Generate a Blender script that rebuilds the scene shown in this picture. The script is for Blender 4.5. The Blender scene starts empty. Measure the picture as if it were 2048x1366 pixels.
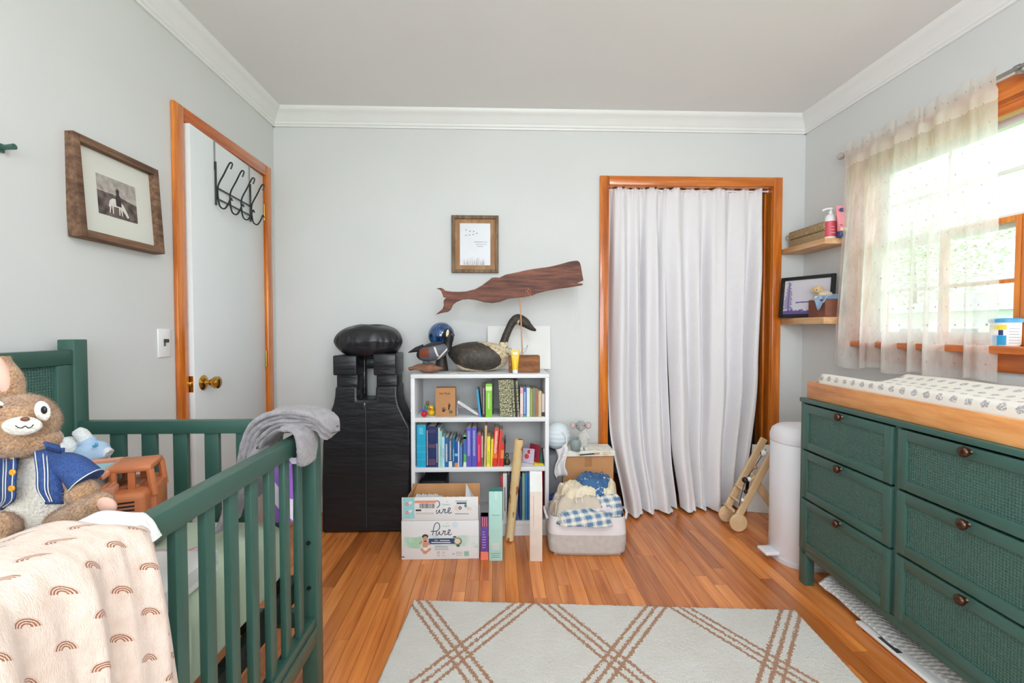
import bpy, bmesh, math, random
from mathutils import Vector as V, Matrix, noise as mnoise

# ------------------------------------------------------------------ camera, sky, exposure
SC = bpy.context.scene
COL = SC.collection
FPX = 930.0                                   # focal length in pixels of the 2048 px wide frame
YAW = math.atan(31 / FPX); PIT = math.atan(26 / FPX); CAM = V((0, 0, 1.125))
cd = bpy.data.cameras.new('camera'); cam = bpy.data.objects.new('camera', cd); COL.objects.link(cam)
cd.sensor_width = 36.0; cd.lens = 36.0 * FPX / 2048.0; cd.clip_start = 0.02; cd.clip_end = 300
cam.location = CAM; cam.rotation_euler = (math.pi / 2 - PIT, 0, -YAW)
SC.camera = cam
SC.view_settings.view_transform = 'Standard'; SC.view_settings.look = 'None'
SC.view_settings.gamma = 1.0; SC.view_settings.use_curve_mapping = False
SC.view_settings.exposure = 0.2
SC.cycles.use_denoising = True; SC.cycles.use_light_tree = False
SC.cycles.use_adaptive_sampling = True; SC.cycles.adaptive_threshold = 0.04; SC.cycles.adaptive_min_samples = 12
SC.cycles.max_bounces = 6; SC.cycles.diffuse_bounces = 4; SC.cycles.glossy_bounces = 2; SC.cycles.transmission_bounces = 4; SC.cycles.transparent_max_bounces = 8
SC.cycles.sample_clamp_indirect = 6.0
W = bpy.data.worlds.new('overcast_sky'); SC.world = W; W.use_nodes = True
W.node_tree.nodes['Background'].inputs[0].default_value = (0.85, 0.94, 1.0, 1)
W.node_tree.nodes['Background'].inputs[1].default_value = 3.6

# room dimensions in metres
XL, XR, YB, YN, H = -1.335, 1.924, 2.864, -1.25, 2.43
WIN_Y0, WIN_Y1, WIN_Z0, WIN_Z1 = 1.02, 2.40, 1.06, 1.985      # window in the wall with the changing table
NW_X0, NW_X1, NW_Z0, NW_Z1 = -1.0, 1.5, 0.75, 2.2            # window in the wall behind the camera
def portal(name, loc, rot, sx, sy):
    l = bpy.data.lights.new(name, 'AREA'); l.shape = 'RECTANGLE'; l.size = sx; l.size_y = sy
    l.cycles.is_portal = True
    o = bpy.data.objects.new(name, l); COL.objects.link(o); o.location = loc; o.rotation_euler = rot
portal('portal_side', (XR + 0.13, (WIN_Y0 + WIN_Y1) / 2, (WIN_Z0 + WIN_Z1) / 2), (0, math.pi / 2, 0), WIN_Z1 - WIN_Z0, WIN_Y1 - WIN_Y0)
portal('portal_near', ((NW_X0 + NW_X1) / 2, YN - 0.13, (NW_Z0 + NW_Z1) / 2), (math.pi / 2, 0, 0), NW_X1 - NW_X0, NW_Z1 - NW_Z0)
# daylight falling in through the two windows
def daylight(name, loc, rot, sx, sy, power, col=(1, 1, 1)):
    l = bpy.data.lights.new(name, 'AREA'); l.shape = 'RECTANGLE'; l.size = sx; l.size_y = sy; l.energy = power; l.color = col
    o = bpy.data.objects.new(name, l); COL.objects.link(o); o.location = loc; o.rotation_euler = rot
daylight('daylight_near', (0.25, YN - 0.30, 1.5), (math.pi / 2, 0, 0), 2.4, 1.4, 36, (0.87, 0.945, 1.0))

# ------------------------------------------------------------------ pixels to points
FW = V((math.sin(YAW) * math.cos(PIT), math.cos(YAW) * math.cos(PIT), -math.sin(PIT)))
RT = V((math.cos(YAW), -math.sin(YAW), 0)); UP = RT.cross(FW)
def P(x, y, X=None, Y=None, Z=None):
    r = FW * FPX + RT * (x - 1024) + UP * (683 - y)
    t = (X - CAM.x) / r.x if X is not None else (Y - CAM.y) / r.y if Y is not None else (Z - CAM.z) / r.z
    return CAM + r * t
def PX(x, Y, y=700): return P(x, y, Y=Y).x           # x of a pixel column on the plane Y
def PZ(y, Y, x=1000): return P(x, y, Y=Y).z           # height of a pixel row on the plane Y

# ------------------------------------------------------------------ materials
def lin(c):
    return tuple(((v / 255) / 12.92 if v / 255 <= .04045 else ((v / 255 + .055) / 1.055) ** 2.4) for v in c)
class X:                                             # shader maths with operators
    def __init__(s, nt, k): s.nt, s.k = nt, k
    def op(s, o, b=None, c=None):
        n = s.nt.nodes.new('ShaderNodeMath'); n.operation = o
        for i, v in enumerate((s, b, c)):
            if v is None: continue
            if isinstance(v, X): s.nt.links.new(v.k, n.inputs[i])
            else: n.inputs[i].default_value = v
        return X(s.nt, n.outputs[0])
    def __add__(s, b): return s.op('ADD', b)
    def __sub__(s, b): return s.op('SUBTRACT', b)
    def __mul__(s, b): return s.op('MULTIPLY', b)
    def __truediv__(s, b): return s.op('DIVIDE', b)
    def fr(s): return s.op('FRACT')
    def ab(s): return s.op('ABSOLUTE')
    def lt(s, b): return s.op('LESS_THAN', b)
    def gt(s, b): return s.op('GREATER_THAN', b)
    def mx(s, b): return s.op('MAXIMUM', b)
    def mn(s, b): return s.op('MINIMUM', b)
    def sin(s): return s.op('SINE')
    def sqrt(s): return s.op('SQRT')
    def floor(s): return s.op('FLOOR')
class Mat:
    def __init__(s, name, rough=.6, metal=0.0, spec=.5, coat=0.0, sheen=0.0):
        s.m = bpy.data.materials.new(name); s.m.use_nodes = True; s.nt = s.m.node_tree
        s.b = s.nt.nodes['Principled BSDF']
        s.b.inputs['Roughness'].default_value = rough; s.b.inputs['Metallic'].default_value = metal
        s.b.inputs['Specular IOR Level'].default_value = spec; s.b.inputs['Coat Weight'].default_value = coat
        s.b.inputs['Coat Roughness'].default_value = .12; s.b.inputs['Sheen Weight'].default_value = sheen
        s._c = {}
    def coord(s, which='Object'):
        if which not in s._c:
            if which == 'World':
                n = s.nt.nodes.new('ShaderNodeNewGeometry'); k = n.outputs['Position']
            else:
                n = s.nt.nodes.new('ShaderNodeTexCoord'); k = n.outputs[which]
            s._c[which] = k
        return s._c[which]
    def xyz(s, which='Object'):
        n = s.nt.nodes.new('ShaderNodeSeparateXYZ'); s.nt.links.new(s.coord(which), n.inputs[0])
        return [X(s.nt, n.outputs[i]) for i in range(3)]
    def noise(s, scale=5, detail=3, stretch=(1, 1, 1), which='Object', rough=.5, add=None):
        mp = s.nt.nodes.new('ShaderNodeMapping'); mp.inputs['Scale'].default_value = stretch
        s.nt.links.new(s.coord(which), mp.inputs[0])
        if add is not None: s.nt.links.new(add, mp.inputs['Location'])
        n = s.nt.nodes.new('ShaderNodeTexNoise'); n.inputs['Scale'].default_value = scale
        n.inputs['Detail'].default_value = detail; n.inputs['Roughness'].default_value = rough
        s.nt.links.new(mp.outputs[0], n.inputs['Vector'])
        return X(s.nt, n.outputs['Fac'])
    def rnd(s):
        n = s.nt.nodes.new('ShaderNodeObjectInfo'); return X(s.nt, n.outputs['Random'])
    def ramp(s, fac, stops):
        n = s.nt.nodes.new('ShaderNodeValToRGB'); e = n.color_ramp.elements
        while len(e) < len(stops): e.new(.5)
        for i, (p, c) in enumerate(stops):
            e[i].position = p; e[i].color = (*c, 1)
        s.nt.links.new(fac.k, n.inputs[0]); return n.outputs[0]
    def mix(s, fac, a, b, mode='MIX'):
        n = s.nt.nodes.new('ShaderNodeMix'); n.data_type = 'RGBA'; n.blend_type = mode
        if isinstance(fac, X): s.nt.links.new(fac.k, n.inputs[0])
        else: n.inputs[0].default_value = fac
        for i, v in ((6, a), (7, b)):
            if isinstance(v, (tuple, list)): n.inputs[i].default_value = (*v, 1)
            else: s.nt.links.new(v, n.inputs[i])
        return n.outputs[2]
    def col(s, k):
        if isinstance(k, (tuple, list)): s.b.inputs['Base Color'].default_value = (*k, 1)
        else: s.nt.links.new(k, s.b.inputs['Base Color'])
        return s
    def bump(s, h, strength=.3, dist=.01):
        n = s.nt.nodes.new('ShaderNodeBump'); n.inputs['Strength'].default_value = strength; n.inputs['Distance'].default_value = dist
        s.nt.links.new(h.k, n.inputs['Height']); s.nt.links.new(n.outputs[0], s.b.inputs['Normal']); return s
def M(name, c, rough=.6, var=.06, vs=9, bump=0, bs=120, metal=0, spec=.5, coat=0, sheen=0, dist=.004):
    c = lin(c); m = Mat(name, rough, metal, spec, coat, sheen)
    if var:
        f = m.noise(vs, 1)
        m.col(m.ramp(f, [(.3, tuple(v * (1 - var) for v in c)), (.7, tuple(min(1, v * (1 + var)) for v in c))]))
    else: m.col(c)
    if bump: m.bump(m.noise(bs, 4), bump, dist)
    return m.m
def WOOD(name, c1, c2, stretch=(30, 30, 2), rough=.35, coat=.0, bump=.08, scale=1.2, which='Object', c0=None):
    m = Mat(name, rough, coat=coat); f = m.noise(scale, 6, stretch, which, .62)
    g = m.noise(scale * .35, 2, tuple(v * .5 for v in stretch), which)
    h = f * .7 + g * .3
    m.col(m.ramp(h, [(.34, lin(c0 or c1)), (.48, lin(c1)), (.64, lin(c2))])); m.bump(f, bump, .003)
    return m.m

# ------------------------------------------------------------------ mesh building
class G:
    def __init__(s): s.v, s.f, s.uv = [], [], None
    def add(s, vs, fs):
        o = len(s.v); s.v += [V(p) for p in vs]; s.f += [tuple(i + o for i in f) for f in fs]; return s
    def box(s, x0, x1, y0, y1, z0, z1, bev=0, seg=2, mat=None):
        bm = bmesh.new(); bmesh.ops.create_cube(bm, size=1)
        for v in bm.verts:
            v.co = V(((x0 + x1) / 2 + v.co.x * (x1 - x0), (y0 + y1) / 2 + v.co.y * (y1 - y0), (z0 + z1) / 2 + v.co.z * (z1 - z0)))
        if bev: bmesh.ops.bevel(bm, geom=bm.edges[:], offset=bev, segments=seg, profile=.5, affect='EDGES')
        bm.verts.index_update()
        vs = [v.co.copy() for v in bm.verts]
        if mat is not None: vs = [mat @ v for v in vs]
        s.add(vs, [tuple(v.index for v in f.verts) for f in bm.faces]); bm.free(); return s
    def grid(s, fn, nu, nv, cu=False, cv=False):
        a = nu if cu else nu + 1; b = nv if cv else nv + 1
        vs = [fn(i / nu, j / nv) for j in range(b) for i in range(a)]
        fs = [((j % b) * a + i % a, (j % b) * a + (i + 1) % a, ((j + 1) % b) * a + (i + 1) % a, ((j + 1) % b) * a + i % a)
              for j in range(nv) for i in range(nu)]
        return s.add(vs, fs)
    def lathe(s, prof, c=(0, 0, 0), n=24, rot=None, sx=1, sy=1):
        c = V(c); vs = []; fs = []
        for r, z in prof:
            for i in range(n):
                a = 2 * math.pi * i / n; p = V((r * math.cos(a) * sx, r * math.sin(a) * sy, z))
                vs.append((rot @ p if rot else p) + c)
        for j in range(len(prof) - 1):
            for i in range(n): fs.append((j * n + i, j * n + (i + 1) % n, (j + 1) * n + (i + 1) % n, (j + 1) * n + i))
        fs.append(tuple(range(n - 1, -1, -1))); fs.append(tuple((len(prof) - 1) * n + i for i in range(n)))
        return s.add(vs, fs)
    def tube(s, pts, r, n=10, closed=False):
        pts = [V(p) for p in pts]; m = len(pts); rs = r if isinstance(r, (list, tuple)) else [r] * m
        t0 = (pts[1] - pts[0]).normalized(); u = t0.orthogonal().normalized(); vs = []; fs = []
        for i, p in enumerate(pts):
            if closed: t = (pts[(i + 1) % m] - pts[i - 1]).normalized()
            else: t = (pts[min(i + 1, m - 1)] - pts[max(i - 1, 0)]).normalized()
            u = (u - t * u.dot(t)).normalized(); w = t.cross(u)
            for k in range(n):
                a = 2 * math.pi * k / n; vs.append(p + (u * math.cos(a) + w * math.sin(a)) * rs[i])
        for j in range(m if closed else m - 1):
            for k in range(n):
                q = (j + 1) % m; fs.append((j * n + k, j * n + (k + 1) % n, q * n + (k + 1) % n, q * n + k))
        if not closed: fs.append(tuple(range(n - 1, -1, -1))); fs.append(tuple((m - 1) * n + k for k in range(n)))
        return s.add(vs, fs)
    def prism(s, poly, fn, a, b):                     # polygon (p, q) swept from a to b; fn(p, q, t) gives the point
        n = len(poly); vs = [fn(p, q, a) for p, q in poly] + [fn(p, q, b) for p, q in poly]
        fs = [tuple(range(n - 1, -1, -1)), tuple(range(n, 2 * n))] + [(i, (i + 1) % n, (i + 1) % n + n, i + n) for i in range(n)]
        return s.add(vs, fs)
    def ball(s, c, r, n=20, m=12, rot=None):
        c = V(c); r = (r, r, r) if isinstance(r, (int, float)) else r
        vs = [V((0, 0, -r[2]))]; fs = []
        for j in range(1, m):
            a = math.pi * j / m
            for i in range(n):
                b = 2 * math.pi * i / n; vs.append(V((r[0] * math.sin(a) * math.cos(b), r[1] * math.sin(a) * math.sin(b), -r[2] * math.cos(a))))
        vs.append(V((0, 0, r[2]))); L = len(vs) - 1
        for i in range(n):
            fs.append((0, 1 + (i + 1) % n, 1 + i)); fs.append((L, L - n + i, L - n + (i + 1) % n))
        for j in range(m - 2):
            for i in range(n): fs.append((1 + j * n + i, 1 + j * n + (i + 1) % n, 1 + (j + 1) * n + (i + 1) % n, 1 + (j + 1) * n + i))
        if rot: vs = [rot @ v for v in vs]
        return s.add([v + c for v in vs], fs)
    def xf(s, mt): s.v = [mt @ v for v in s.v]; return s
    def warp(s, fn): s.v = [V(fn(v)) for v in s.v]; return s
    def jig(s, amp, freq, seed=0):                    # lumpy surface
        o = V((seed * 7.1, seed * 3.3, seed * 5.7)); s.v = [v + mnoise.noise_vector((v + o) * freq) * amp for v in s.v]; return s
    def mesh(s, name, ang=40, uvs=None):
        me = bpy.data.meshes.new(name); me.from_pydata([tuple(v) for v in s.v], [], s.f); me.update()
        bm = bmesh.new(); bm.from_mesh(me); bmesh.ops.recalc_face_normals(bm, faces=bm.faces[:]); bm.to_mesh(me); bm.free()
        if ang is not None:
            me.polygons.foreach_set('use_smooth', [True] * len(me.polygons)); me.set_sharp_from_angle(angle=math.radians(ang))
        if uvs:
            l = me.uv_layers.new(name='UVMap')
            for lp in me.loops: l.data[lp.index].uv = uvs(me.vertices[lp.vertex_index].co, lp.vertex_index)
        return me
def BOX(*a, **k): return G().box(*a, **k)
def obj(name, g, m, parent=None, ang=40, uvs=None, local=False, sub=0, solid=0):
    me = g.mesh(name, ang, uvs) if isinstance(g, G) else g
    o = bpy.data.objects.new(name, me); COL.objects.link(o)
    if m is not None and not me.materials: me.materials.append(m)
    if parent is not None:
        o.parent = parent
        if not local:
            o.matrix_parent_inverse = (PINV[parent.name]).copy() if parent.name in PINV else Matrix.Identity(4)
        if parent.name in PINV and not local: PINV[o.name] = PINV[parent.name]
    if solid:
        s = o.modifiers.new('thickness', 'SOLIDIFY'); s.thickness = solid; s.offset = 0
    if sub:
        s = o.modifiers.new('smooth', 'SUBSURF'); s.levels = sub; s.render_levels = sub
    return o
PINV = {}
def fix(o, parent):                                   # child of a part that is a mesh with identity basis in its thing
    o.parent = parent; o.matrix_parent_inverse = Matrix.Identity(4); return o
def part(name, g, m, parent, **k):                    # parent: thing (empty) or part; geometry in world coordinates
    o = obj(name, g, m, None, **k); o.parent = parent
    root = parent
    if parent.type == 'EMPTY': o.matrix_parent_inverse = Matrix.Translation(-parent.location)
    return o
def lpart(name, g, m, parent, **k):                   # geometry in the parent's own coordinates
    o = obj(name, g, m, None, **k); o.parent = parent; return o
def thing(name, label, cat, loc=(0, 0, 0), rot=(0, 0, 0), group=None):
    o = bpy.data.objects.new(name, None); COL.objects.link(o); o.location = loc; o.rotation_euler = rot
    o.empty_display_size = .05
    return tag(o, label, cat, group)
def tag(o, label, cat, group=None):
    o['label'] = label; o['category'] = cat
    if group: o['group'] = group
    return o
def single(name, g, m, label, cat, group=None, **k): return tag(obj(name, g, m, **k), label, cat, group)
def struct(name, g, m, **k):
    o = obj(name, g, m, **k); o['kind'] = 'structure'; return o
def text(body, size, m, mt, parent, name='lettering', extrude=.0004, align='CENTER', sx=1):
    c = bpy.data.curves.new(name, 'FONT'); c.body = body; c.size = size; c.extrude = extrude; c.align_x = align; c.align_y = 'CENTER'
    c.resolution_u = 3
    tmp = bpy.data.objects.new('tmp', c); me = bpy.data.meshes.new_from_object(tmp); bpy.data.objects.remove(tmp); bpy.data.curves.remove(c)
    o = bpy.data.objects.new(name, me); COL.objects.link(o); me.materials.clear(); me.materials.append(m)
    o.parent = parent
    if parent.type == 'EMPTY': o.matrix_parent_inverse = Matrix.Translation(-parent.location) if parent.rotation_euler.z == 0 else Matrix.Identity(4)
    o.matrix_basis = mt @ Matrix.Diagonal((sx, 1, 1, 1)); return o
def facing(loc, n='-y', roll=0):                      # matrix that stands flat print up, facing -y / -x / +x / up
    r = {'-y': Matrix.Rotation(math.pi / 2, 4, 'X'),
         '-x': Matrix.Rotation(-math.pi / 2, 4, 'Z') @ Matrix.Rotation(math.pi / 2, 4, 'X'),
         '+x': Matrix.Rotation(math.pi / 2, 4, 'Z') @ Matrix.Rotation(math.pi / 2, 4, 'X'),
         'z': Matrix.Identity(4)}[n]
    return Matrix.Translation(V(loc)) @ r @ Matrix.Rotation(roll, 4, 'Z')
R = random.Random(7)
def sm(a, b, x):
    t = max(0, min(1, (x - a) / (b - a))); return t * t * (3 - 2 * t)
def lerp(a, b, t): return a + (b - a) * t
def curve(pts, n):                                    # smooth polyline through points (Catmull-Rom)
    pts = [V(p) for p in pts]; out = []; m = len(pts) - 1
    for i in range(n + 1):
        t = i / n * m; k = min(int(t), m - 1); t -= k
        p0, p1, p2, p3 = pts[max(k - 1, 0)], pts[k], pts[k + 1], pts[min(k + 2, m)]
        out.append(.5 * ((2 * p1) + (p2 - p0) * t + (2 * p0 - 5 * p1 + 4 * p2 - p3) * t * t + (3 * p1 - p0 - 3 * p2 + p3) * t ** 3))
    return out

# ------------------------------------------------------------------ shared materials
m_wall = M('wall_paint', (218, 219, 217), .55, .012, 3)
m_ceil = M('ceiling_paint', (238, 237, 235), .6, .01, 3)
m_trimw = M('trim_paint', (236, 236, 233), .4, .01, 3)
m_casing = WOOD('varnished_casing', (206, 110, 30), (234, 144, 52), (26, 26, 1.6), .22, .5, .04, 1.4, c0=(170, 84, 24))
m_casing_y = WOOD('varnished_casing_across', (200, 100, 28), (228, 132, 46), (26, 1.6, 26), .22, .5, .04, 1.4, c0=(160, 76, 22))
m_casing_x = WOOD('varnished_casing_level', (206, 110, 30), (234, 144, 52), (1.6, 26, 26), .22, .5, .04, 1.4, c0=(170, 84, 24))
m_white = M('white_paint', (240, 240, 238), .35, .01)
m_paper = M('white_paper', (238, 237, 233), .7, .02)
m_black = M('black_plastic', (22, 22, 24), .4, .05)
m_ink = M('black_ink', (30, 30, 36), .6, 0)
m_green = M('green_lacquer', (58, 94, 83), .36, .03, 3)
m_greendk = M('green_metal', (24, 36, 34), .45, .03)
m_brass = M('brass', (196, 150, 70), .22, .05, 20, metal=1)
m_steel = M('brushed_steel', (170, 170, 168), .3, .05, 20, metal=1)
m_card = M('cardboard', (190, 138, 92), .8, .05, 14, .05, 200)
# ================================================================== THE SETTING
# floor: oak strips that run towards the far wall, each strip a piece of its own
mf = Mat('oak_floor', .26, coat=.25)
rn = mf.rnd()
cmb = mf.nt.nodes.new('ShaderNodeCombineXYZ')
mf.nt.links.new((rn * 37.0).k, cmb.inputs[0]); mf.nt.links.new((rn * 91.0).k, cmb.inputs[1])
gr = mf.noise(1.0, 3, (26, 1.5, 1), 'World', .6, cmb.outputs[0])
gr2 = mf.noise(1.0, 2, (9, .9, 1), 'World', .5, cmb.outputs[0])
grain = mf.ramp(gr * .65 + gr2 * .35, [(.34, lin((174, 92, 38))), (.5, lin((218, 132, 66))), (.66, lin((236, 156, 86)))])
tone = mf.ramp(rn, [(0, (.66, .60, .56)), (.25, (.86, .80, .76)), (.55, (1, .97, .94)), (.8, (1.08, 1.06, 1.0)), (1, (1.22, 1.24, 1.18))])
mf.col(mf.mix(1.0, grain, tone, 'MULTIPLY')); 
floor = struct('floor', BOX(XL - .12, XR + .12, YN - .12, YB + .8, -.08, -.012), M('subfloor', (70, 40, 22), .8))
SW = .0572
unit = BOX(-.5, .5, -.5, .5, -.5, .5).mesh('plank', None)
pm = {}
rr = random.Random(11)
nrow = int((XR - XL) / SW) + 1
for i in range(nrow):
    x0 = XL + i * SW; y = 0.55 - rr.random() * .9
    while y < YB + .02:
        L = rr.uniform(.5, 1.15)
        y1 = min(y + L, YB + .02)
        if y1 - y < .05: break
        key = 'p'
        if key not in pm:
            me = BOX(-.5, .5, -.5, .5, -.5, .5).mesh('plank', None); me.materials.append(mf.m); pm[key] = me
        o = bpy.data.objects.new('plank', pm[key]); COL.objects.link(o)
        o.scale = (SW - .0012, y1 - y - .0012, .011); o.location = (x0 + SW / 2, (y + y1) / 2, -.0055); o.parent = floor
        y = y1
# strips nearer than the picture shows, and inside the closet, as one piece
g = G()
for i in range(nrow):
    x0 = XL + i * SW; g.box(x0 + .0004, x0 + SW - .0004, YN, -.36, -.011, 0)
    g.box(x0 + .0004, x0 + SW - .0004, YB + .02, YB + .7, -.011, 0)
o = part('plank_field', g, mf.m, floor); o['kind'] = 'stuff'

CX0, CX1, CZ = .690, 1.716, 2.003                     # closet opening
g = BOX(XL - .12, CX0, YB, YB + .12, 0, H + .1).box(CX1, XR + .12, YB, YB + .12, 0, H + .1).box(CX0, CX1, YB, YB + .12, CZ, H + .1)
struct('wall_back', g, m_wall, ang=None)
DY0, DY1, DZ = 2.035, 2.735, 2.000                     # door opening in the wall on the crib side
g = BOX(XL - .12, XL, YN - .12, DY0, 0, H + .1).box(XL - .12, XL, DY1, YB, 0, H + .1).box(XL - .12, XL, DY0, DY1, DZ, H + .1)
struct('wall_left', g, m_wall, ang=None)
g = BOX(XR, XR + .14, YN - .12, WIN_Y0, 0, H + .1).box(XR, XR + .14, WIN_Y1, YB, 0, H + .1)
g.box(XR, XR + .14, WIN_Y0, WIN_Y1, 0, WIN_Z0).box(XR, XR + .14, WIN_Y0, WIN_Y1, WIN_Z1, H + .1)
struct('wall_right', g, m_wall, ang=None)
g = BOX(XL, NW_X0, YN - .12, YN, 0, H + .1).box(NW_X1, XR, YN - .12, YN, 0, H + .1)
g.box(NW_X0, NW_X1, YN - .12, YN, 0, NW_Z0).box(NW_X0, NW_X1, YN - .12, YN, NW_Z1, H + .1)
struct('wall_near', g, m_wall, ang=None)
struct('ceiling', BOX(XL, XR, YN, YB, H, H + .1), m_ceil, ang=None)
# closet and hall behind the openings
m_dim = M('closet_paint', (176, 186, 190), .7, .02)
g = BOX(CX0 - .25, CX1 + .2, YB + .70, YB + .76, 0, H).box(CX0 - .31, CX0 - .25, YB + .12, YB + .76, 0, H)
g.box(CX1 + .2, CX1 + .26, YB + .12, YB + .76, 0, H).box(CX0 - .31, CX1 + .26, YB + .12, YB + .76, H, H + .06)
struct('wall_closet', g, m_dim, ang=None)
g = BOX(XL - 1.2, XL - 1.1, DY0 - .8, YB + .4, 0, H).box(XL - 1.2, XL - .12, DY0 - .9, DY0 - .8, 0, H).box(XL - 1.2, XL - .12, YB + .4, YB + .5, 0, H)
g.box(XL - 1.2, XL - .12, DY0 - .9, YB + .5, H, H + .06).box(XL - 1.2, XL - .12, DY0 - .9, YB + .5, -.06, 0)
struct('wall_hall', g, m_wall, ang=None)

# crown moulding: one profile swept along each wall
prof = [(0, 0), (.012, 0), (.014, .010), (.020, .014), (.022, .026), (.030, .034), (.040, .056), (.056, .072), (.062, .076), (.070, .088), (.072, .100), (0, .100)]
prof = [(a, H - .100 + b) for a, b in prof]
struct('trim_1', G().prism(prof, lambda p, q, t: V((t, YB - p, q)), XL + .0, XR), m_trimw, ang=30)
struct('trim_2', G().prism(prof, lambda p, q, t: V((XL + p, t, q)), YN, YB), m_trimw, ang=30)
struct('trim_3', G().prism(prof, lambda p, q, t: V((XR - p, t, q)), YN, YB), m_trimw, ang=30)
bp = [(0, 0), (.014, 0), (.014, .085), (.008, .095), (0, .097)]
struct('baseboard_back', G().prism(bp, lambda p, q, t: V((t, YB - p, q)), XL, CX0 - .06), m_trimw)
struct('baseboard_corner', G().prism(bp, lambda p, q, t: V((t, YB - p, q)), CX1 + .06, XR), m_trimw)
struct('baseboard_left', G().prism(bp, lambda p, q, t: V((XL + p, t, q)), YN, DY0 - .075), m_trimw)
struct('baseboard_right', G().prism(bp, lambda p, q, t: V((XR - p, t, q)), YN, YB), m_trimw)

# casings: profile boards with eased edges and mitred look
def casing(name, boards, m_v, m_h):
    root = None
    for k, (b, mm) in enumerate(boards):
        g = BOX(*b, bev=.006)
        if root is None:
            root = struct(name, g, mm)
        else: part('casing_board', g, mm, root)
    return root
cw = .057
cs = casing('trim_4', [((CX0 - cw, CX0, YB - .020, YB, 0, CZ + cw), m_casing), ((CX1, CX1 + cw, YB - .020, YB, 0, CZ + cw), m_casing),
                       ((CX0 - .001, CX1 + .001, YB - .0195, YB, CZ, CZ + cw - .0005), m_casing_x)], 0, 0)
part('jamb_board', BOX(CX0 - .001, CX0 + .003, YB - .002, YB + .15, 0, CZ), m_casing, cs)
part('jamb_board', BOX(CX1 - .003, CX1 + .001, YB - .002, YB + .15, 0, CZ), m_casing, cs)
part('jamb_board', BOX(CX0, CX1, YB - .002, YB + .15, CZ - .003, CZ + .001), m_casing_x, cs)
part('jamb_stop', BOX(CX1 - .012, CX1, YB + .06, YB + .10, 0, CZ, bev=.003), m_casing, cs)
dw = .062
cs = casing('trim_5', [((XL, XL + .018, DY0 - dw, DY0, 0, DZ + dw), m_casing), ((XL, XL + .018, DY1, DY1 + dw, 0, DZ + dw), m_casing),
                       ((XL, XL + .0175, DY0 - .001, DY1 + .001, DZ, DZ + dw - .0005), m_casing_y)], 0, 0)
part('jamb_board', BOX(XL - .12, XL + .002, DY0 - .001, DY0 + .003, 0, DZ), m_casing, cs)
part('jamb_board', BOX(XL - .12, XL + .002, DY1 - .003, DY1 + .001, 0, DZ), m_casing, cs)
part('jamb_board', BOX(XL - .12, XL + .002, DY0, DY1, DZ - .003, DZ + .001), m_casing_y, cs)
# door slab, standing a hand's breadth into the room
da = math.radians(2.9)
dpiv = V((XL, DY1 - .004, 0)); dwid = DY1 - DY0 - .010
door = bpy.data.objects.new('door_1', None); COL.objects.link(door); door['kind'] = 'structure'
door.location = dpiv; door.rotation_euler = (0, 0, da)
m_door = M('door_paint', (231, 235, 236), .32, .012, 4)
lpart('door_slab', BOX(-.035, 0, -dwid, 0, .008, DZ - .004, bev=.0015), m_door, door)
kz = .885
g = G().lathe([(.0, 0), (.032, 0), (.034, .004), (.026, .010), (.013, .013), (.011, .030), (.020, .040), (.027, .052), (.027, .066), (.020, .072), (0, .073)],
              (0, -dwid + .062, kz), 28, Matrix.Rotation(math.pi / 2, 3, 'Y'))
lpart('knob', g, m_brass, door)
lpart('latch_plate', BOX(-.031, -.005, -dwid - .0015, -dwid + .001, kz - .035, kz + .035), m_brass, door)
lpart('latch_bolt', BOX(-.025, -.011, -dwid - .010, -dwid, kz - .011, kz + .011, bev=.002), m_brass, door)
for hz in (1.79, .95, .22):
    h = lpart('hinge', BOX(-.001, .002, -.002, .028, hz - .044, hz + .044), m_brass, door)
    fix(obj('hinge_barrel', G().lathe([(.006, -.047), (.006, .047)], (.004, .002, hz), 12), m_brass), h)

# window in the wall with the changing table
m_glass = Mat('window_glass'); nt = m_glass.nt
tr = nt.nodes.new('ShaderNodeBsdfTransparent'); tr.inputs[0].default_value = (.97, .985, .98, 1)
gl = nt.nodes.new('ShaderNodeBsdfGlossy'); gl.inputs['Roughness'].default_value = .03
mxs = nt.nodes.new('ShaderNodeMixShader'); mxs.inputs[0].default_value = .06
nt.links.new(tr.outputs[0], mxs.inputs[1]); nt.links.new(gl.outputs[0], mxs.inputs[2]); nt.links.new(mxs.outputs[0], nt.nodes['Material Output'].inputs[0])
win = bpy.data.objects.new('window_1', None); COL.objects.link(win); win['kind'] = 'structure'; win.location = (XR, (WIN_Y0 + WIN_Y1) / 2, WIN_Z0)
def wb(name, *b, m=None, bev=.003): return part(name, BOX(*b, bev=bev), m or m_trimw, win)
wc = .075
wb('casing', XR - .020, XR, WIN_Y0 - wc, WIN_Y0, WIN_Z0 - .02, WIN_Z1 + wc, m=m_casing)
wb('casing', XR - .020, XR, WIN_Y1, WIN_Y1 + wc, WIN_Z0 - .02, WIN_Z1 + wc, m=m_casing)
wb('casing', XR - .0195, XR, WIN_Y0, WIN_Y1, WIN_Z1, WIN_Z1 + wc, m=m_casing_y)
wb('sill', XR - .085, XR + .05, WIN_Y0 - wc - .02, WIN_Y1 + .02, WIN_Z0 - .028, WIN_Z0, m=m_casing_y)
wb('apron', XR - .018, XR, WIN_Y0 - wc, WIN_Y1, WIN_Z0 - .10, WIN_Z0 - .028, m=m_casing_y)
wb('jamb', XR, XR + .14, WIN_Y0, WIN_Y0 + .018, WIN_Z0, WIN_Z1, m=m_casing)
wb('jamb', XR, XR + .14, WIN_Y1 - .018, WIN_Y1, WIN_Z0, WIN_Z1, m=m_casing)
wb('jamb', XR, XR + .14, WIN_Y0, WIN_Y1, WIN_Z1 - .018, WIN_Z1, m=m_casing_y)
zc = 1.545                                            # meeting rail
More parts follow.
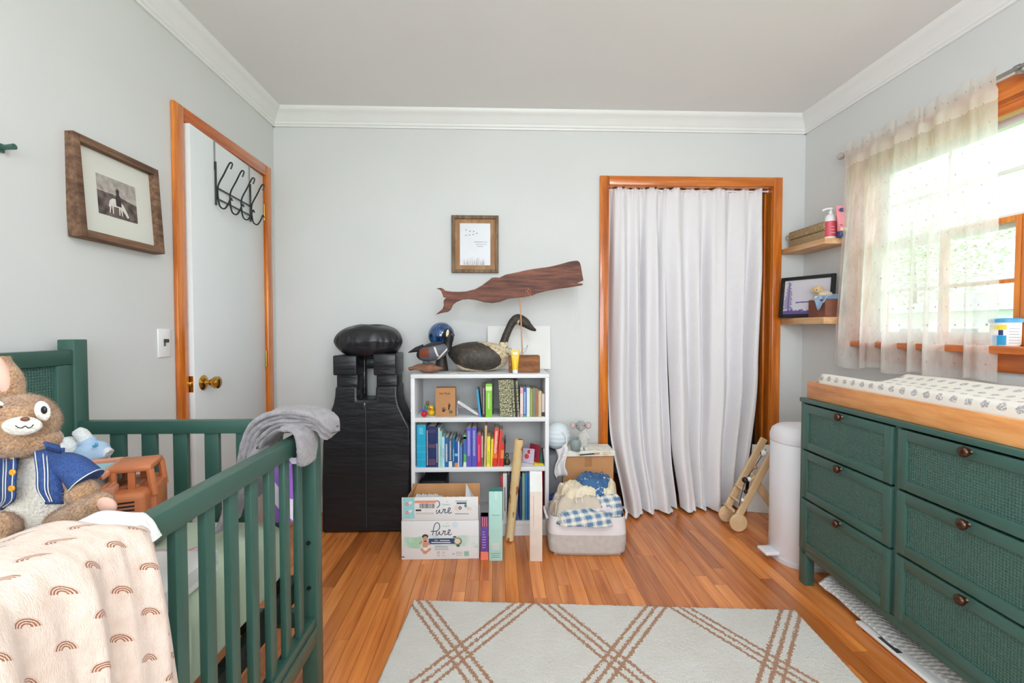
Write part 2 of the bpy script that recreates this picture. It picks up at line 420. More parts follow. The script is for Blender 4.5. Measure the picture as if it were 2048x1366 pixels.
def sash(x, y0, y1, z0, z1, m, s=.042, cols=2, rows=2, th=.03, mr=.014):
    f = wb('sash', x, x + th, y0, y0 + s, z0, z1, m=m)
    for b in ((x, x + th, y1 - s, y1, z0, z1), (x, x + th, y0 + s, y1 - s, z0, z0 + s), (x, x + th, y0 + s, y1 - s, z1 - s, z1)):
        fix(obj('sash_rail', BOX(*b, bev=.002), m), f)
    for k in range(1, cols):
        y = lerp(y0 + s, y1 - s, k / cols); fix(obj('muntin', BOX(x + .006, x + th - .006, y - mr / 2, y + mr / 2, z0 + s, z1 - s), m), f)
    for k in range(1, rows):
        z = lerp(z0 + s, z1 - s, k / rows); fix(obj('muntin', BOX(x + .007, x + th - .007, y0 + s, y1 - s, z - mr / 2, z + mr / 2), m), f)
    for i in range(cols):
        for j in range(rows):
            ya, yb = lerp(y0 + s, y1 - s, i / cols), lerp(y0 + s, y1 - s, (i + 1) / cols); za, zb = lerp(z0 + s, z1 - s, j / rows), lerp(z0 + s, z1 - s, (j + 1) / rows)
            fix(obj('pane', BOX(x + th / 2 - .001, x + th / 2 + .001, ya, yb, za, zb), m_glass.m), f)
    return f
ym = 1.02 + .018
sash(XR + .085, WIN_Y0 + .018, WIN_Y1 - .018, zc - .02, WIN_Z1 - .018, m_trimw, .05, 4, 2)
sash(XR + .052, ym, WIN_Y1 - .018, WIN_Z0, zc + .02, m_trimw, .05, 4, 2)
sash(XR + .012, WIN_Y0 + .018, 1.660, WIN_Z0, zc + .005, m_casing, .030, 1, 2)
sash(XR + .012, 1.662, 1.98, WIN_Z0, zc + .005, m_casing, .022, 1, 2)
wb('head_stop', XR - .002, XR + .05, WIN_Y0 + .018, WIN_Y1 - .018, WIN_Z1 - .052, WIN_Z1 - .018, m=m_casing_y)
# window frame in the wall behind the camera
nw = bpy.data.objects.new('window_2', None); COL.objects.link(nw); nw['kind'] = 'structure'; nw.location = ((NW_X0 + NW_X1) / 2, YN, NW_Z0)
for b in ((NW_X0 - .07, NW_X0, YN, YN + .02, NW_Z0 - .07, NW_Z1 + .07), (NW_X1, NW_X1 + .07, YN, YN + .02, NW_Z0 - .07, NW_Z1 + .07),
          (NW_X0, NW_X1, YN, YN + .02, NW_Z1, NW_Z1 + .07), (NW_X0, NW_X1, YN, YN + .05, NW_Z0 - .03, NW_Z0), (.23, .27, YN - .06, YN - .02, NW_Z0, NW_Z1)):
    part('frame', BOX(*b, bev=.003), m_casing, nw)

# ------------------------------------------------------------------ the garden beyond the window
struct('lawn', BOX(XR + .3, 60, -30, 60, -1.2, -1.0), M('lawn_grass', (120, 160, 90), .9, .2, 2), ang=None)
m_siding = Mat('white_siding', .6); zz = m_siding.xyz('World')[2]
m_siding.col(lin((236, 238, 238))); m_siding.bump((zz * 7.0).fr(), .4, .02)
hs = thing('neighbour_house', 'white clapboard house with grey hipped roof beyond the garden trees', 'house', (15.5, 12.6, -1))
part('house_wall', BOX(13.0, 19, 9.5, 15.6, -1, 1.62), m_siding.m, hs)
rf = [(12.6, 9.1), (19.4, 9.1), (19.4, 16), (12.6, 16)]
g = G().add([(a, b, 1.6) for a, b in rf] + [(15.6, 12.5, 2.55), (16.4, 12.5, 2.55)], [(3, 2, 1, 0), (0, 1, 5, 4), (1, 2, 5), (2, 3, 4, 5), (3, 0, 4)])
part('house_roof', g, M('roof_shingle', (170, 172, 174), .8, .1, 3), hs, ang=None)
for yy in (10.4, 12.0, 13.7):
    w_ = part('house_window', BOX(12.95, 13.02, yy, yy + .9, .1, 1.2), m_white, hs)
    fix(obj('window_pane', BOX(12.94, 12.96, yy + .08, yy + .82, .18, 1.12), M('dark_pane', (120, 140, 150), .1)), w_)
m_leaf = [M('leaf_light', (196, 216, 166), .7, .25, 1.5), M('leaf_mid', (176, 204, 146), .7, .25, 1.5)]
m_bark = M('bark', (110, 92, 76), .9, .2)
def tree(x, y, h, r, label, k):
    t = thing('garden_tree', label, 'tree', (x, y, -1), group='trees in the garden')
    part('trunk', G().tube([(x, y, -1.05), (x + .1, y, h * .35), (x, y + .1, h * .75)], [.22, .16, .06], 8), m_bark, t)
    g = G(); q = random.Random(k)
    for _ in range(5200):
        d = V((q.gauss(0, 1), q.gauss(0, 1), q.gauss(0, 1))).normalized() * r * (q.random() ** .4)
        p = V((x, y, h * .62)) + V((d.x, d.y, d.z * .95)); u = V((q.gauss(0, 1), q.gauss(0, 1), q.gauss(0, 1))).normalized(); w = u.orthogonal().normalized() * .08; u *= .13
        g.add([p - u, p - w, p + u, p + w], [(0, 1, 2, 3)])
    o = part('foliage', g, m_leaf[k % 2], t, ang=None); o['kind'] = 'stuff'
tree(14, 21.5, 7.5, 3.0, 'pale green garden tree with a broad round crown beyond the lawn', 0)
tree(22, 24, 9.0, 3.8, 'tall leafy garden tree rising behind the white house', 1)
tree(25.5, 15.0, 9.5, 4.0, 'wide leafy tree standing behind the roof of the white house', 2)
tree(10.0, 15.5, 6.0, 2.2, 'smaller pale tree on the lawn in front of the garden trees', 3)

# globe lamp added only as fill light, hung out of view above the frame
lamp = thing('added_fill_globe', 'unseen white globe added as a fill light on a short brass stem', 'fill lamp', (.30, .45, H))
part('canopy', G().lathe([(0, 0), (.07, 0), (.07, -.012), (.02, -.03), (0, -.03)], (.30, .45, H - .0005), 24), m_brass, lamp)
part('stem', G().tube([(.30, .45, H - .03), (.30, .45, H - .16)], .008, 10), m_brass, lamp)
m_globe = Mat('lit_globe'); m_globe.b.inputs['Emission Color'].default_value = (.89, .95, 1.0, 1); m_globe.b.inputs['Emission Strength'].default_value = 27.0
part('globe', G().ball((.30, .45, H - .29), .15, 14, 8), m_globe.m, lamp)
# ================================================================== CRIB SIDE
m_cane = Mat('pressed_cane', .42); a, b, c = m_cane.xyz('Object')
def cane_bump(mt, a, b, s):
    u = a * s; v = b * s
    w = (u * 6.2832).sin() * (v * 6.2832).sin()
    mt.bump(w.ab(), .55, .003)
m_cane.col(lin((66, 102, 92))); cane_bump(m_cane, b, c, 62)
crib = thing('crib', 'dark green wooden crib with woven headboard panel and slatted sides', 'crib', (-.92, .74, 0))
cxo, cxi = -1.305, -.551                               # wall side and room side of the crib
fy0, fy1 = 1.424, 1.470; ny0, ny1 = .040, .087
EZ, FZ = .846, .821                                    # top of end rail and of front rail
for y0, y1 in ((fy0, fy1), (ny0, ny1)):
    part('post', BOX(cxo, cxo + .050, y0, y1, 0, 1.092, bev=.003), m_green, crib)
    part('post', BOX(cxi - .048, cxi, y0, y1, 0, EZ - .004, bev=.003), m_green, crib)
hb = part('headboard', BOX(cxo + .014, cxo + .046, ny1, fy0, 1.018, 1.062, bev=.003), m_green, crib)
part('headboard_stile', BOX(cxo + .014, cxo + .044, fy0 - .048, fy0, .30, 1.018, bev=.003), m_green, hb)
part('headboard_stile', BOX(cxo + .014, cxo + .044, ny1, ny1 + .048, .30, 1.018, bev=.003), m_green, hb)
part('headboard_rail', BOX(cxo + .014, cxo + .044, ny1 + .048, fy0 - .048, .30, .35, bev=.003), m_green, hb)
part('cane_panel', BOX(cxo + .022, cxo + .032, ny1 + .048, fy0 - .048, .35, 1.018), m_cane.m, hb)
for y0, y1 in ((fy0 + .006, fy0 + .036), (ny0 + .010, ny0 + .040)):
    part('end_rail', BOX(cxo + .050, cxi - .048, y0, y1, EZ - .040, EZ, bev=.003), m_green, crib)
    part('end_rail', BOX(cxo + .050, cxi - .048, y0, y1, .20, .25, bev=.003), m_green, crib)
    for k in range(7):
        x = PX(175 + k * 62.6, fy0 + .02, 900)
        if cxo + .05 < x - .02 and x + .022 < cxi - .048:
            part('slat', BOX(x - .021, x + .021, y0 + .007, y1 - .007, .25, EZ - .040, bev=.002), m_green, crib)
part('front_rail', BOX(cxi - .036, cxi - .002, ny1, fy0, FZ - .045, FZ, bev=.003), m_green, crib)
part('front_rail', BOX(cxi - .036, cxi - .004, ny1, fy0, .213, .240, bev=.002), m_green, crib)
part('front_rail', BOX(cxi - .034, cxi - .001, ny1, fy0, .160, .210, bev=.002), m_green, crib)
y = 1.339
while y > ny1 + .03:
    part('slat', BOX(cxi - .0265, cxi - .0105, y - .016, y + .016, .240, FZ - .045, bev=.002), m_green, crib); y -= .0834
for z in (.33, .47):
    part('bolt', G().lathe([(0, 0), (.007, 0), (.006, .004), (0, .005)], (cxi - .024, fy0 - .001, z), 12, Matrix.Rotation(math.pi / 2, 3, 'X')), m_black, crib)
sup = part('mattress_support', BOX(cxi - .075, cxi - .048, ny1, fy0, .312, .372, bev=.002), m_greendk, crib)
for b_ in ((cxo + .05, cxo + .077, ny1, fy0, .312, .372), (cxo + .077, cxi - .075, fy0 - .03, fy0 - .003, .312, .372), (cxo + .077, cxi - .075, ny1, ny1 + .03, .312, .372)):
    part('support_bar', BOX(*b_, bev=.002), m_greendk, sup)
for k in range(5):
    y_ = .25 + k * .24; part('support_bar', BOX(cxo + .077, cxi - .075, y_, y_ + .03, .327, .357), m_greendk, sup)
# mattress under a pale green fitted sheet
MX0, MX1, MY0, MY1, MZ0, MZ1 = -1.238, -.603, .13, 1.402, .374, .587
m_sheet = M('sage_sheet', (196, 212, 186), .85, .03, 6, .12, 260, sheen=.2)
def matt(u, v):
    a = 2 * math.pi * u; e = .22
    ca, sa = math.cos(a), math.sin(a); q = lambda t, p: math.copysign(abs(t) ** p, t)
    cx, cy = (MX0 + MX1) / 2, (MY0 + MY1) / 2; b = math.pi * (v - .5); cb = q(math.cos(b), .34); sb = q(math.sin(b), .45)
    x = cx + (MX1 - MX0) / 2 * q(ca, e) * cb; y = cy + (MY1 - MY0) / 2 * q(sa, e * .7) * cb; z = (MZ0 + MZ1) / 2 + (MZ1 - MZ0) / 2 * sb
    x += .008 * math.sin((y - 1.339) * 2 * math.pi / .0834 + 1.57) * sm(-.66, MX1, x) * (1 - abs(sb))
    return V((x, y, z + .004 * mnoise.noise(V((x * 5, y * 5, 3)))))
single('crib_mattress', G().grid(matt, 180, 20, cu=True), m_sheet, 'crib mattress in a pale sage green fitted sheet', 'mattress', ang=80)
# flat white gift box on the mattress
bx = thing('gift_box', 'flat white cardboard box lying on the green crib sheet', 'box', (-.72, .86, MZ1 - .002))
part('box_body', BOX(-.868, -.624, .762, 1.046, MZ1 - .002, MZ1 + .036), m_paper, bx)
part('box_lid', BOX(-.87, -.622, .760, 1.048, MZ1 + .012, MZ1 + .042, bev=.0015), m_white, bx)
# pink paper and purple package inside the crib
g = G().grid(lambda u, v: V((-.84 + .13 * u, 1.02 + .09 * v + .02 * u, MZ1 + .004 + .010 * math.sin(u * 5 + v * 3) ** 2)), 14, 10)
single('pink_paper', g, M('pink_paper', (226, 190, 204), .7, .05), 'crumpled sheet of pink paper lying beside the white box', 'paper', solid=.001)
pk = thing('gift_bag', 'purple and white printed package standing at the crib end by the towel', 'package', (-.66, 1.30, MZ1))
pa, pb = PX(552, 1.30, 940), PX(590, 1.30, 940)
def pkg(u, v):
    t = 2 * math.pi * u; k = 1 - abs(2 * v - 1) ** 4 * .8
    return V(((pa + pb) / 2 - .02 + (pb - pa) * .75 * math.cos(t), 1.30 + .022 * math.sin(t) * k, MZ1 + .165 * v))
mp = Mat('purple_foil', .25); q0 = mp.xyz()
mp.col(mp.mix(((q0[0] + q0[2] * .7) * 9.0).fr().gt(.62), lin((158, 98, 204)), lin((232, 218, 238))))
part('bag_body', G().grid(pkg, 24, 10, cu=True), mp.m, pk)
part('bag_seal', BOX(pa - .03, pb + .008, 1.298, 1.302, MZ1 + .163, MZ1 + .18), mp.m, pk)

# grey towel folded in layers over the corner of the crib
m_towel = Mat('grey_terry', .95, sheen=.4); f_ = m_towel.noise(420, 2); f2 = m_towel.noise(60, 3)
m_towel.col(m_towel.ramp(f_ * .5 + f2 * .5, [(.3, lin((128, 122, 126))), (.7, lin((176, 170, 172)))])); m_towel.bump(f_, .9, .004)
tw = thing('folded_towel', 'grey terry towel folded in layers over the crib corner', 'towel', (-.57, 1.36, FZ))
def layer(path, w0, w1, th, y0, seed):
    n = 46; c_ = curve(path, n); q = []
    def fn(u, v):
        i = min(int(round(v * n)), n); t = (c_[min(i + 1, n)] - c_[max(i - 1, 0)]).normalized(); nrm = V((-t.z, 0, t.x))
        a = 2 * math.pi * u; w = lerp(w0, w1, v) * (1 - .25 * sm(.9, 1, v)); k = 1 - .8 * sm(.93, 1, v) ** 2 - .5 * (1 - sm(0, .05, v))
        s_ = math.copysign(abs(math.cos(a)) ** .5, math.cos(a)); h_ = math.copysign(abs(math.sin(a)) ** .8, math.sin(a))
        p = c_[i] + nrm * th * h_ * k; return V((p.x, y0 + w * s_ + c_[i].y, p.z))
    g = G().grid(fn, 28, n, cu=True); g.jig(.006, 22, seed); g.jig(.0022, 80, seed); return g
yt = 1.400
for k in range(5):
    d = .0120 * k
    path = [(-.700 - d * .5, .0, .635), (-.692 - d * .6, 0, .73), (-.664 - d * .8, 0, .805 + d * .5), (-.615 - d * .6, 0, .838 + d * .9), (-.545, .0, .842 + d * .9),
            (-.508 + .002 * k, 0, .830 + d * .8), (-.484 + .0035 * k, -.004, .806 + d * .7)]
    part('towel_layer', layer(path, .070 - .002 * k, .062 - .003 * k, .0092, yt - .008 * k, k + 1), m_towel.m, tw, ang=80)
path = [(-.605, -.02, .842), (-.568, -.05, .848), (-.540, -.08, .832), (-.530, -.09, .790), (-.533, -.09, .742)]
part('towel_corner', layer(path, .090, .050, .013, yt + .01, 9), m_towel.m, tw, ang=80)
path = [(-.655, -.02, .66), (-.650, -.10, .655), (-.668, -.20, .640), (-.70, -.28, .628)]
part('towel_tail', layer([(-.67, -.04, .79), (-.698, -.08, .72), (-.705, -.13, .65), (-.70, -.19, .610)], .05, .06, .017, yt, 12), m_towel.m, tw, ang=80)

# peach muslin blanket with rainbows, hung over the front rail; white cloth under it
def drape(y0, far_top, far_bot, lift, pts, nu, nv, seed, fold):
    c_ = curve(pts, nv); arc = [0]
    for i in range(nv): arc.append(arc[-1] + (c_[i + 1] - c_[i]).length)
    uv = []
    g = G(); vs = []
    for j in range(nv + 1):
        t = j / nv; yf = lerp(far_top, far_bot, sm(.40, 1, t)) - .03 * (1 - sm(.0, .42, t))
        for i in range(nu + 1):
            u = i / nu; y = lerp(y0, yf, u); p = c_[j].copy()
            hang = sm(.45, .75, t); edge = sm(.93, 1.0, u)
            p.x += hang * fold * (math.sin(y * 62 + 2.2 * t + seed) + .7 * math.sin(y * 118 + seed * 2 - 3 * t)) * (.3 + t) - edge * .010 * hang
            p.z += lift * (1 - hang) - edge * .018 * (1 - hang) + .006 * mnoise.noise(V((y * 14 + seed, p.x * 16, t * 2)))
            p.x += .0022 * math.sin(y * 330 + 9 * t) * mnoise.noise(V((y * 9, t * 9, seed)))
            vs.append(V((p.x, y, p.z))); uv.append((y, arc[j]))
    fs = [(j * (nu + 1) + i, j * (nu + 1) + i + 1, (j + 1) * (nu + 1) + i + 1, (j + 1) * (nu + 1) + i) for j in range(nv) for i in range(nu)]
    return g.add(vs, fs), (lambda co, k: uv[k])
mb = Mat('peach_muslin', .9, sheen=.25); ux, uy, _ = mb.xyz('UV')
vv = uy - ux * .58
ru = ux / .078; rv = vv / .0335; row = rv.floor(); off = (row * .5).fr()
cx_ = ((ru + off + row * .06).fr() - .5) * .078; cy_ = ((rv.fr() * -1.0) + .72) * .0335
jit = mb.noise(260, 2, which='UV') - .5
rad = (cx_ * cx_ * .8 + cy_ * cy_ * 1.1).sqrt() + jit * .0011
arcs = rad.gt(.0028) * rad.lt(.0128) * ((rad / .00285).fr().gt(.40)) * cy_.gt(0.0)
wv = mb.noise(900, 2, (1, .2, 1), 'UV')
mb.col(mb.mix(arcs, mb.ramp(mb.noise(40, 3, which='UV'), [(.3, lin((222, 198, 182))), (.7, lin((234, 213, 199)))]), lin((158, 98, 66))))
mb.bump(wv * .6 + mb.noise(70, 3, (1, .35, 1), 'UV') * 1.4, .55, .004)
pts = [(-.93, 0, .665), (-.84, 0, .735), (-.75, 0, .800), (-.68, 0, .834), (-.62, 0, .848), (-.572, 0, .846), (-.538, 0, .836), (-.520, 0, .808), (-.508, 0, .74), (-.498, 0, .62), (-.492, 0, .48), (-.488, 0, .34)]
g, uvf = drape(.10, .712, .752, .0, pts, 150, 130, 1.3, .006)
single('rainbow_blanket', g, mb.m, 'peach muslin blanket printed with brown rainbows, hung over the crib rail', 'blanket', uvs=uvf, ang=80, solid=.003)
pts2 = [(p[0] + (.004 if p[0] < -.54 else -.009), 0, p[2] - (.034 if p[0] < -.66 else .010)) for p in pts[2:8]]
g, uvf = drape(.60, .744, .752, .0, pts2, 40, 70, 4.1, .003)
single('white_cloth', g, M('white_muslin', (238, 238, 236), .9, .02, 9, .3, 220, sheen=.2), 'white muslin cloth peeking out beneath the rainbow blanket', 'cloth', ang=80, solid=.003)

# folded striped blanket that the plush rabbit sits on
ms = Mat('striped_knit', .9); q0 = ms.xyz()
ms.col(ms.mix(((q0[2] + q0[0] * .12) * 90.0).fr().gt(.5), lin((206, 96, 84)), lin((232, 178, 150)))); ms.bump(ms.noise(300, 2), .4, .003)
g = G()
for k in range(3): g.box(-1.19 + .01 * k, -.885, .66, .99 - .01 * k, MZ1 + .001 + .034 * k, MZ1 + .034 * (k + 1), bev=.012, seg=4)
g.jig(.004, 14, 2); single('striped_blanket', g, ms.m, 'folded coral striped blanket under the plush rabbit', 'blanket', ang=60)
# ------------------------------------------------------------------ plush rabbit in a denim jacket
YR = .90; SR = YR / FPX
def B(x, y, d=0): return P(x, y, Y=YR - d)
def fur(name, c1, c2, n=260):
    m = Mat(name, .95, sheen=.5); f = m.noise(n, 4); h = m.noise(34, 3)
    m.col(m.ramp(f * .6 + h * .4, [(.34, lin(c1)), (.62, lin(c2))])); m.bump(f, 1.0, .006); return m.m
m_fb = fur('brown_plush', (138, 94, 62), (212, 168, 126)); m_fc = fur('cream_plush', (240, 226, 206), (254, 250, 240), 200); m_pink = M('pink_satin', (226, 178, 160), .6, .05)
m_den = Mat('blue_denim', .85); dn = m_den.noise(500, 2, (1, 1, .3)); m_den.col(m_den.ramp(dn, [(.3, lin((32, 56, 108))), (.7, lin((58, 88, 146)))])); m_den.bump(dn, .4, .002)
m_st = M('white_stitch', (220, 216, 206), .8, 0); m_btn = M('orange_button', (236, 160, 40), .35, .05)
rab = thing('plush_rabbit', 'brown and cream plush rabbit in a blue denim jacket sitting in the crib', 'plush toy', (-.93, .90, MZ1 + .083))
def blob(c, r, seed, n=36, m=24, amp=.004, rot=None): return G().ball(c, r, n, m, rot).jig(amp, 26, seed)
def hairy(o, count, ln, rad=.00045):
    md = o.modifiers.new('fur', 'PARTICLE_SYSTEM'); ps = md.particle_system; s = ps.settings
    s.type = 'HAIR'; s.count = int(count * .7); s.hair_length = ln * .45; s.hair_step = 3; s.render_step = 2; s.display_step = 2; s.emit_from = 'FACE'; s.use_even_distribution = True
    s.brownian_factor = 0.0; s.factor_random = .0006; s.root_radius = rad; s.tip_radius = rad * .3; s.radius_scale = 1.0; s.use_hair_bspline = False
    s.render_type = 'PATH'; o.show_instancer_for_render = True
    return o
torso = part('torso', blob(B(62, 1000, -.02), (.078, .062, .098), 1), m_fc, rab, ang=80); hairy(torso, 9000, .004)
head = part('head', blob(B(36, 846, 0), (.062, .058, .055), 2), m_fb, rab, ang=80); hairy(head, 9000, .006)
chin = part('cheek_ruff', blob(B(44, 884, .004), (.058, .050, .026), 3), m_fb, head, ang=80); hairy(chin, 3000, .006)
part('muzzle', blob(B(44, 852, .052), (.033, .014, .0165), 4, amp=.001), m_fc, head, ang=80)
part('nose', G().ball(B(50, 838, .062), (.007, .005, .004)), M('brown_nose', (120, 72, 50), .5), head)
part('mouth', G().tube([B(31, 851, .0655), B(36, 855, .066), B(43, 856, .067), B(50, 852, .0675), B(57, 856, .067), B(63, 854, .066), B(67, 849, .065)], .0009, 6), m_ink, head)
for ex, d in ((87, .031), (1, .036)):
    e = part('eye_patch', G().ball(B(ex - 2, 822, d), (.0135, .0055, .0185), rot=Matrix.Rotation(-.25, 3, 'Y')), m_fc, head)
    part('eye', G().ball(B(ex + 1, 820, d + .0055), (.0052, .0028, .0072)), m_black, e)
for ex, tip in ((12, 6), (-52, -70)):
    c_ = curve([B(ex + 8, 800, -.01), B(ex + 4, 770, -.012), B(tip, 740, -.016), B(tip - 4, 716, -.02)], 12)
    ear = part('ear', G().tube(c_, [.014 + .010 * math.sin(math.pi * min(1, k / 12 + .12)) for k in range(13)], 14).jig(.002, 30, 5), m_fb, head, ang=80); hairy(ear, 1500, .005)
    c2 = [p + V((.006, -.012, .001)) for p in c_[2:]]
    part('ear_lining', G().tube(c2, [.0135 * math.sin(math.pi * min(.93, (k + 1.5) / 12)) + .002 for k in range(len(c2))], 12), m_pink, ear)
# jacket: two front panels that wrap the torso, collar and sleeve
def panel(pl, pr, ys, off, nx=14):
    def fn(u, v):
        x = lerp(pl(v), pr(v), u); y = lerp(ys[0], ys[1], v)
        hx = (x - 62) * SR / .088; hz = (1000 - y) * SR / .108
        d = math.sqrt(max(.02, 1 - hx * hx - hz * hz)) * .070 - .02 + off
        return B(x, y, d)
    return fn
f1 = panel(lambda v: 67 + 6 * sm(0, .5, v) + 18 * sm(.6, 1, v) ** 2, lambda v: 128 - 2 * v, (896, 1008), .010)
f2 = panel(lambda v: -14, lambda v: 33 - 3 * sm(.2, .6, v) - 26 * sm(.75, 1, v) ** 2, (900, 1020), .010)
jk = part('jacket_panel', G().grid(f1, 16, 22), m_den.m, rab, solid=.004); part('jacket_panel', G().grid(f2, 16, 22), m_den.m, rab, solid=.004)
for fn, us in ((f1, (.08, .34, .46)), (f2, (.92, .62, .5))):
    for u in us: part('stitching', G().tube([fn(u, v / 18) + V((.002, -.004, 0)) for v in range(1, 18)], .0008, 5), m_st, jk)
for yb in (912, 943, 975): part('button', G().lathe([(0, 0), (.0055, 0), (.0055, .002), (.004, .003), (0, .0025)], f2(.9, (yb - 900) / 120) + V((.003, -.004, 0)), 16, Matrix.Rotation(math.pi / 2, 3, 'X')), m_btn, rab)
part('collar', G().grid(lambda u, v: B(88 + 30 * u + 5 * v, 884 + 14 * v + 8 * u, .062 - .022 * u - .01 * v + .008 * math.sin(3 * v)), 8, 6), m_den.m, jk, solid=.004)
c_ = curve([B(112, 925, .01), B(135, 930, .018), B(158, 945, .022), B(173, 962, .024)], 14)
part('sleeve', G().tube(c_, [.020 + .009 * k / 14 for k in range(15)], 20).jig(.003, 30, 4), m_den.m, jk, ang=60)
part('sleeve_hem', G().tube(curve([c_[-1] + V((.0285 * math.cos(t) * .72, .0285 * math.sin(t) - .001, .0285 * math.cos(t) * .72)) for t in [k * math.pi / 6 for k in range(13)]], 36), .001, 5), m_st, jk)
arm = part('arm', G().tube(curve([B(120, 935, .012), B(150, 962, .022), B(166, 985, .028)], 10), [.016 + .005 * k / 10 for k in range(11)], 14).ball(B(165, 984, .028), (.026, .024, .023), 20, 14).jig(.003, 40, 6), m_fb, rab, ang=80); hairy(arm, 3500, .006)
leg = part('leg', G().tube(curve([B(118, 1052, .01), B(146, 1036, .035), B(180, 1020, .045), B(212, 1004, .05)], 14), [.026, .026, .026, .026, .026, .025, .025, .024, .024, .024, .024, .023, .022, .020, .014], 18).jig(.003, 30, 7), m_fb, rab, ang=80); hairy(leg, 5000, .006)
part('foot_sole', G().ball(B(214, 1010, .062), (.018, .008, .013), rot=Matrix.Rotation(.5, 3, 'Y')), m_pink, leg)
leg2 = part('leg', G().tube(curve([B(20, 1050, .01), B(0, 1060, .05), B(-20, 1060, .07)], 10), .03, 16).jig(.003, 30, 8), m_fb, rab, ang=80); hairy(leg2, 3000, .006)
part('tail', blob(B(60, 1060, -.085), .025, 9), m_fc, rab, ang=80)

# ------------------------------------------------------------------ toy dump truck
m_tc = M('terracotta_plastic', (206, 124, 78), .45, .04, 12); m_tc2 = M('pale_terracotta_plastic', (216, 150, 118), .45, .03); m_bl = M('pale_blue_plastic', (168, 202, 210), .4, .03)
tk = thing('toy_dump_truck', 'terracotta plastic toy dump truck with pale blue bed in the crib', 'toy truck', (PX(266, 1.185, 980), 1.185, MZ1 + .004), (0, 0, math.radians(22)))
def T(name, g, m, par=None, **k): return lpart(name, g, m, par or tk, **k)
T('chassis', BOX(-.17, .075, -.052, .052, .032, .058, bev=.004), m_tc2)
T('bumper', BOX(.060, .082, -.068, .068, .030, .062, bev=.005), m_tc2)
hood = T('fender', BOX(-.052, .050, -.100, -.045, .050, .148, bev=.014, seg=4), m_tc)
T('fender', BOX(-.052, .050, .045, .090, .050, .148, bev=.014, seg=4), m_tc)
for k in range(4): T('vent_slot', BOX(-.004, .030, -.1008, -.0990, .100 + .009 * k, .104 + .009 * k, mat=Matrix.Rotation(0, 4, 'Y')), m_ink, hood)
T('engine_block', BOX(-.046, -.010, -.094, -.056, .146, .166, bev=.003), m_tc2, hood)
for k in range(3): T('engine_rib', BOX(-.042 + .011 * k, -.036 + .011 * k, -.092, -.058, .166, .171), m_tc2, hood)
cab = T('cab', BOX(-.030, .060, -.050, .050, .058, .146, bev=.005), m_tc)
T('cab_roof', BOX(-.034, .052, -.054, .054, .186, .202, bev=.006), m_tc, cab)
for x_, y_ in ((-.026, -.047), (-.026, .047), (.050, -.047), (.050, .047)):
    T('cab_pillar', G().tube([(x_ * 1.1, y_, .126), (x_ * .94, y_, .190)], .0085, 8), m_tc, cab)
T('cab_pillar', BOX(.004, .018, -.050, -.042, .126, .190), m_tc, cab); T('cab_pillar', BOX(.004, .018, .042, .050, .126, .190), m_tc, cab)
T('seat', BOX(-.02, .02, -.03, .03, .126, .150, bev=.006), m_tc2, cab)
bed = G()
lo = [(-.165, -.052), (-.045, -.052), (-.045, .052), (-.165, .052)]; hi = [(-.190, -.075), (-.040, -.075), (-.040, .075), (-.190, .075)]
bed.add([(a, b, .062) for a, b in lo] + [(a, b, .186) for a, b in hi] + [(a * .97 - .004, b * .9, .188) for a, b in hi] + [(a * .97 - .004, b * .9, .07) for a, b in lo],
        [(3, 2, 1, 0)] + [(i, (i + 1) % 4, (i + 1) % 4 + 4, i + 4) for i in range(4)] + [(i + 4, (i + 1) % 4 + 4, (i + 1) % 4 + 8, i + 8) for i in range(4)] + [(i + 8, (i + 1) % 4 + 8, (i + 1) % 4 + 12, i + 12) for i in range(4)] + [(12, 13, 14, 15)])
bd = T('dump_bed', bed, m_bl, ang=20)
rim = G()
for b_ in ((-.200, -.030, -.084, -.070, .184, .198), (-.200, -.030, .070, .084, .184, .198), (-.204, -.188, -.084, .084, .184, .198), (-.044, -.028, -.084, .084, .184, .198)): rim.box(*b_, bev=.004)
for k in range(9): rim.box(-.195 + .018 * k, -.187 + .018 * k, -.087, -.082, .186, .196)
T('bed_rim', rim, m_tc2, bd)
for x_ in (-.13, .03):
    for s_ in (-1, 1):
        w = T('wheel', G().lathe([(0, -.014), (.026, -.014), (.030, -.010), (.030, .010), (.026, .014), (0, .014)], (x_, s_ * .060, .030), 20, Matrix.Rotation(math.pi / 2, 3, 'X')), m_bl)
        T('hub', G().lathe([(0, -.016), (.010, -.016), (.010, .016), (0, .016)], (x_, s_ * .060, .030), 12, Matrix.Rotation(math.pi / 2, 3, 'X')), m_tc2, w)
# soft doll lying in the truck bed
m_wp = fur('white_plush', (222, 224, 226), (244, 245, 246), 180); m_lb = M('pale_blue_knit', (176, 202, 230), .9, .06, 40, .4, 240)
dl = thing('soft_doll', 'white plush doll in pale blue shorts lying in the toy truck bed', 'plush toy', P(165, 905, Y=1.25), (0, 0, 0))
def D_(x, y, Y=1.245): return P(x, y, Y=Y)
part('torso', blob(D_(186, 905), (.040, .034, .030), 3, amp=.003), m_lb, dl, ang=80)
part('head', blob(D_(138, 893), (.030, .028, .026), 4, amp=.002), m_wp, dl, ang=80)
part('ear', blob(D_(112, 872), (.014, .012, .032), 5, amp=.002, rot=Matrix.Rotation(-.5, 3, 'Y')), M('pale_blue_plush', (206, 218, 230), .95, .04), dl, ang=80)
part('leg', G().tube(curve([D_(176, 900), D_(172, 880), D_(160, 866), D_(156, 872)], 10), [.017, .017, .016, .016, .016, .016, .016, .015, .014, .013, .010], 14), m_wp, dl, ang=80)
part('leg', G().tube(curve([D_(195, 915), D_(210, 905), D_(218, 908)], 10), .014, 14), m_wp, dl, ang=80)
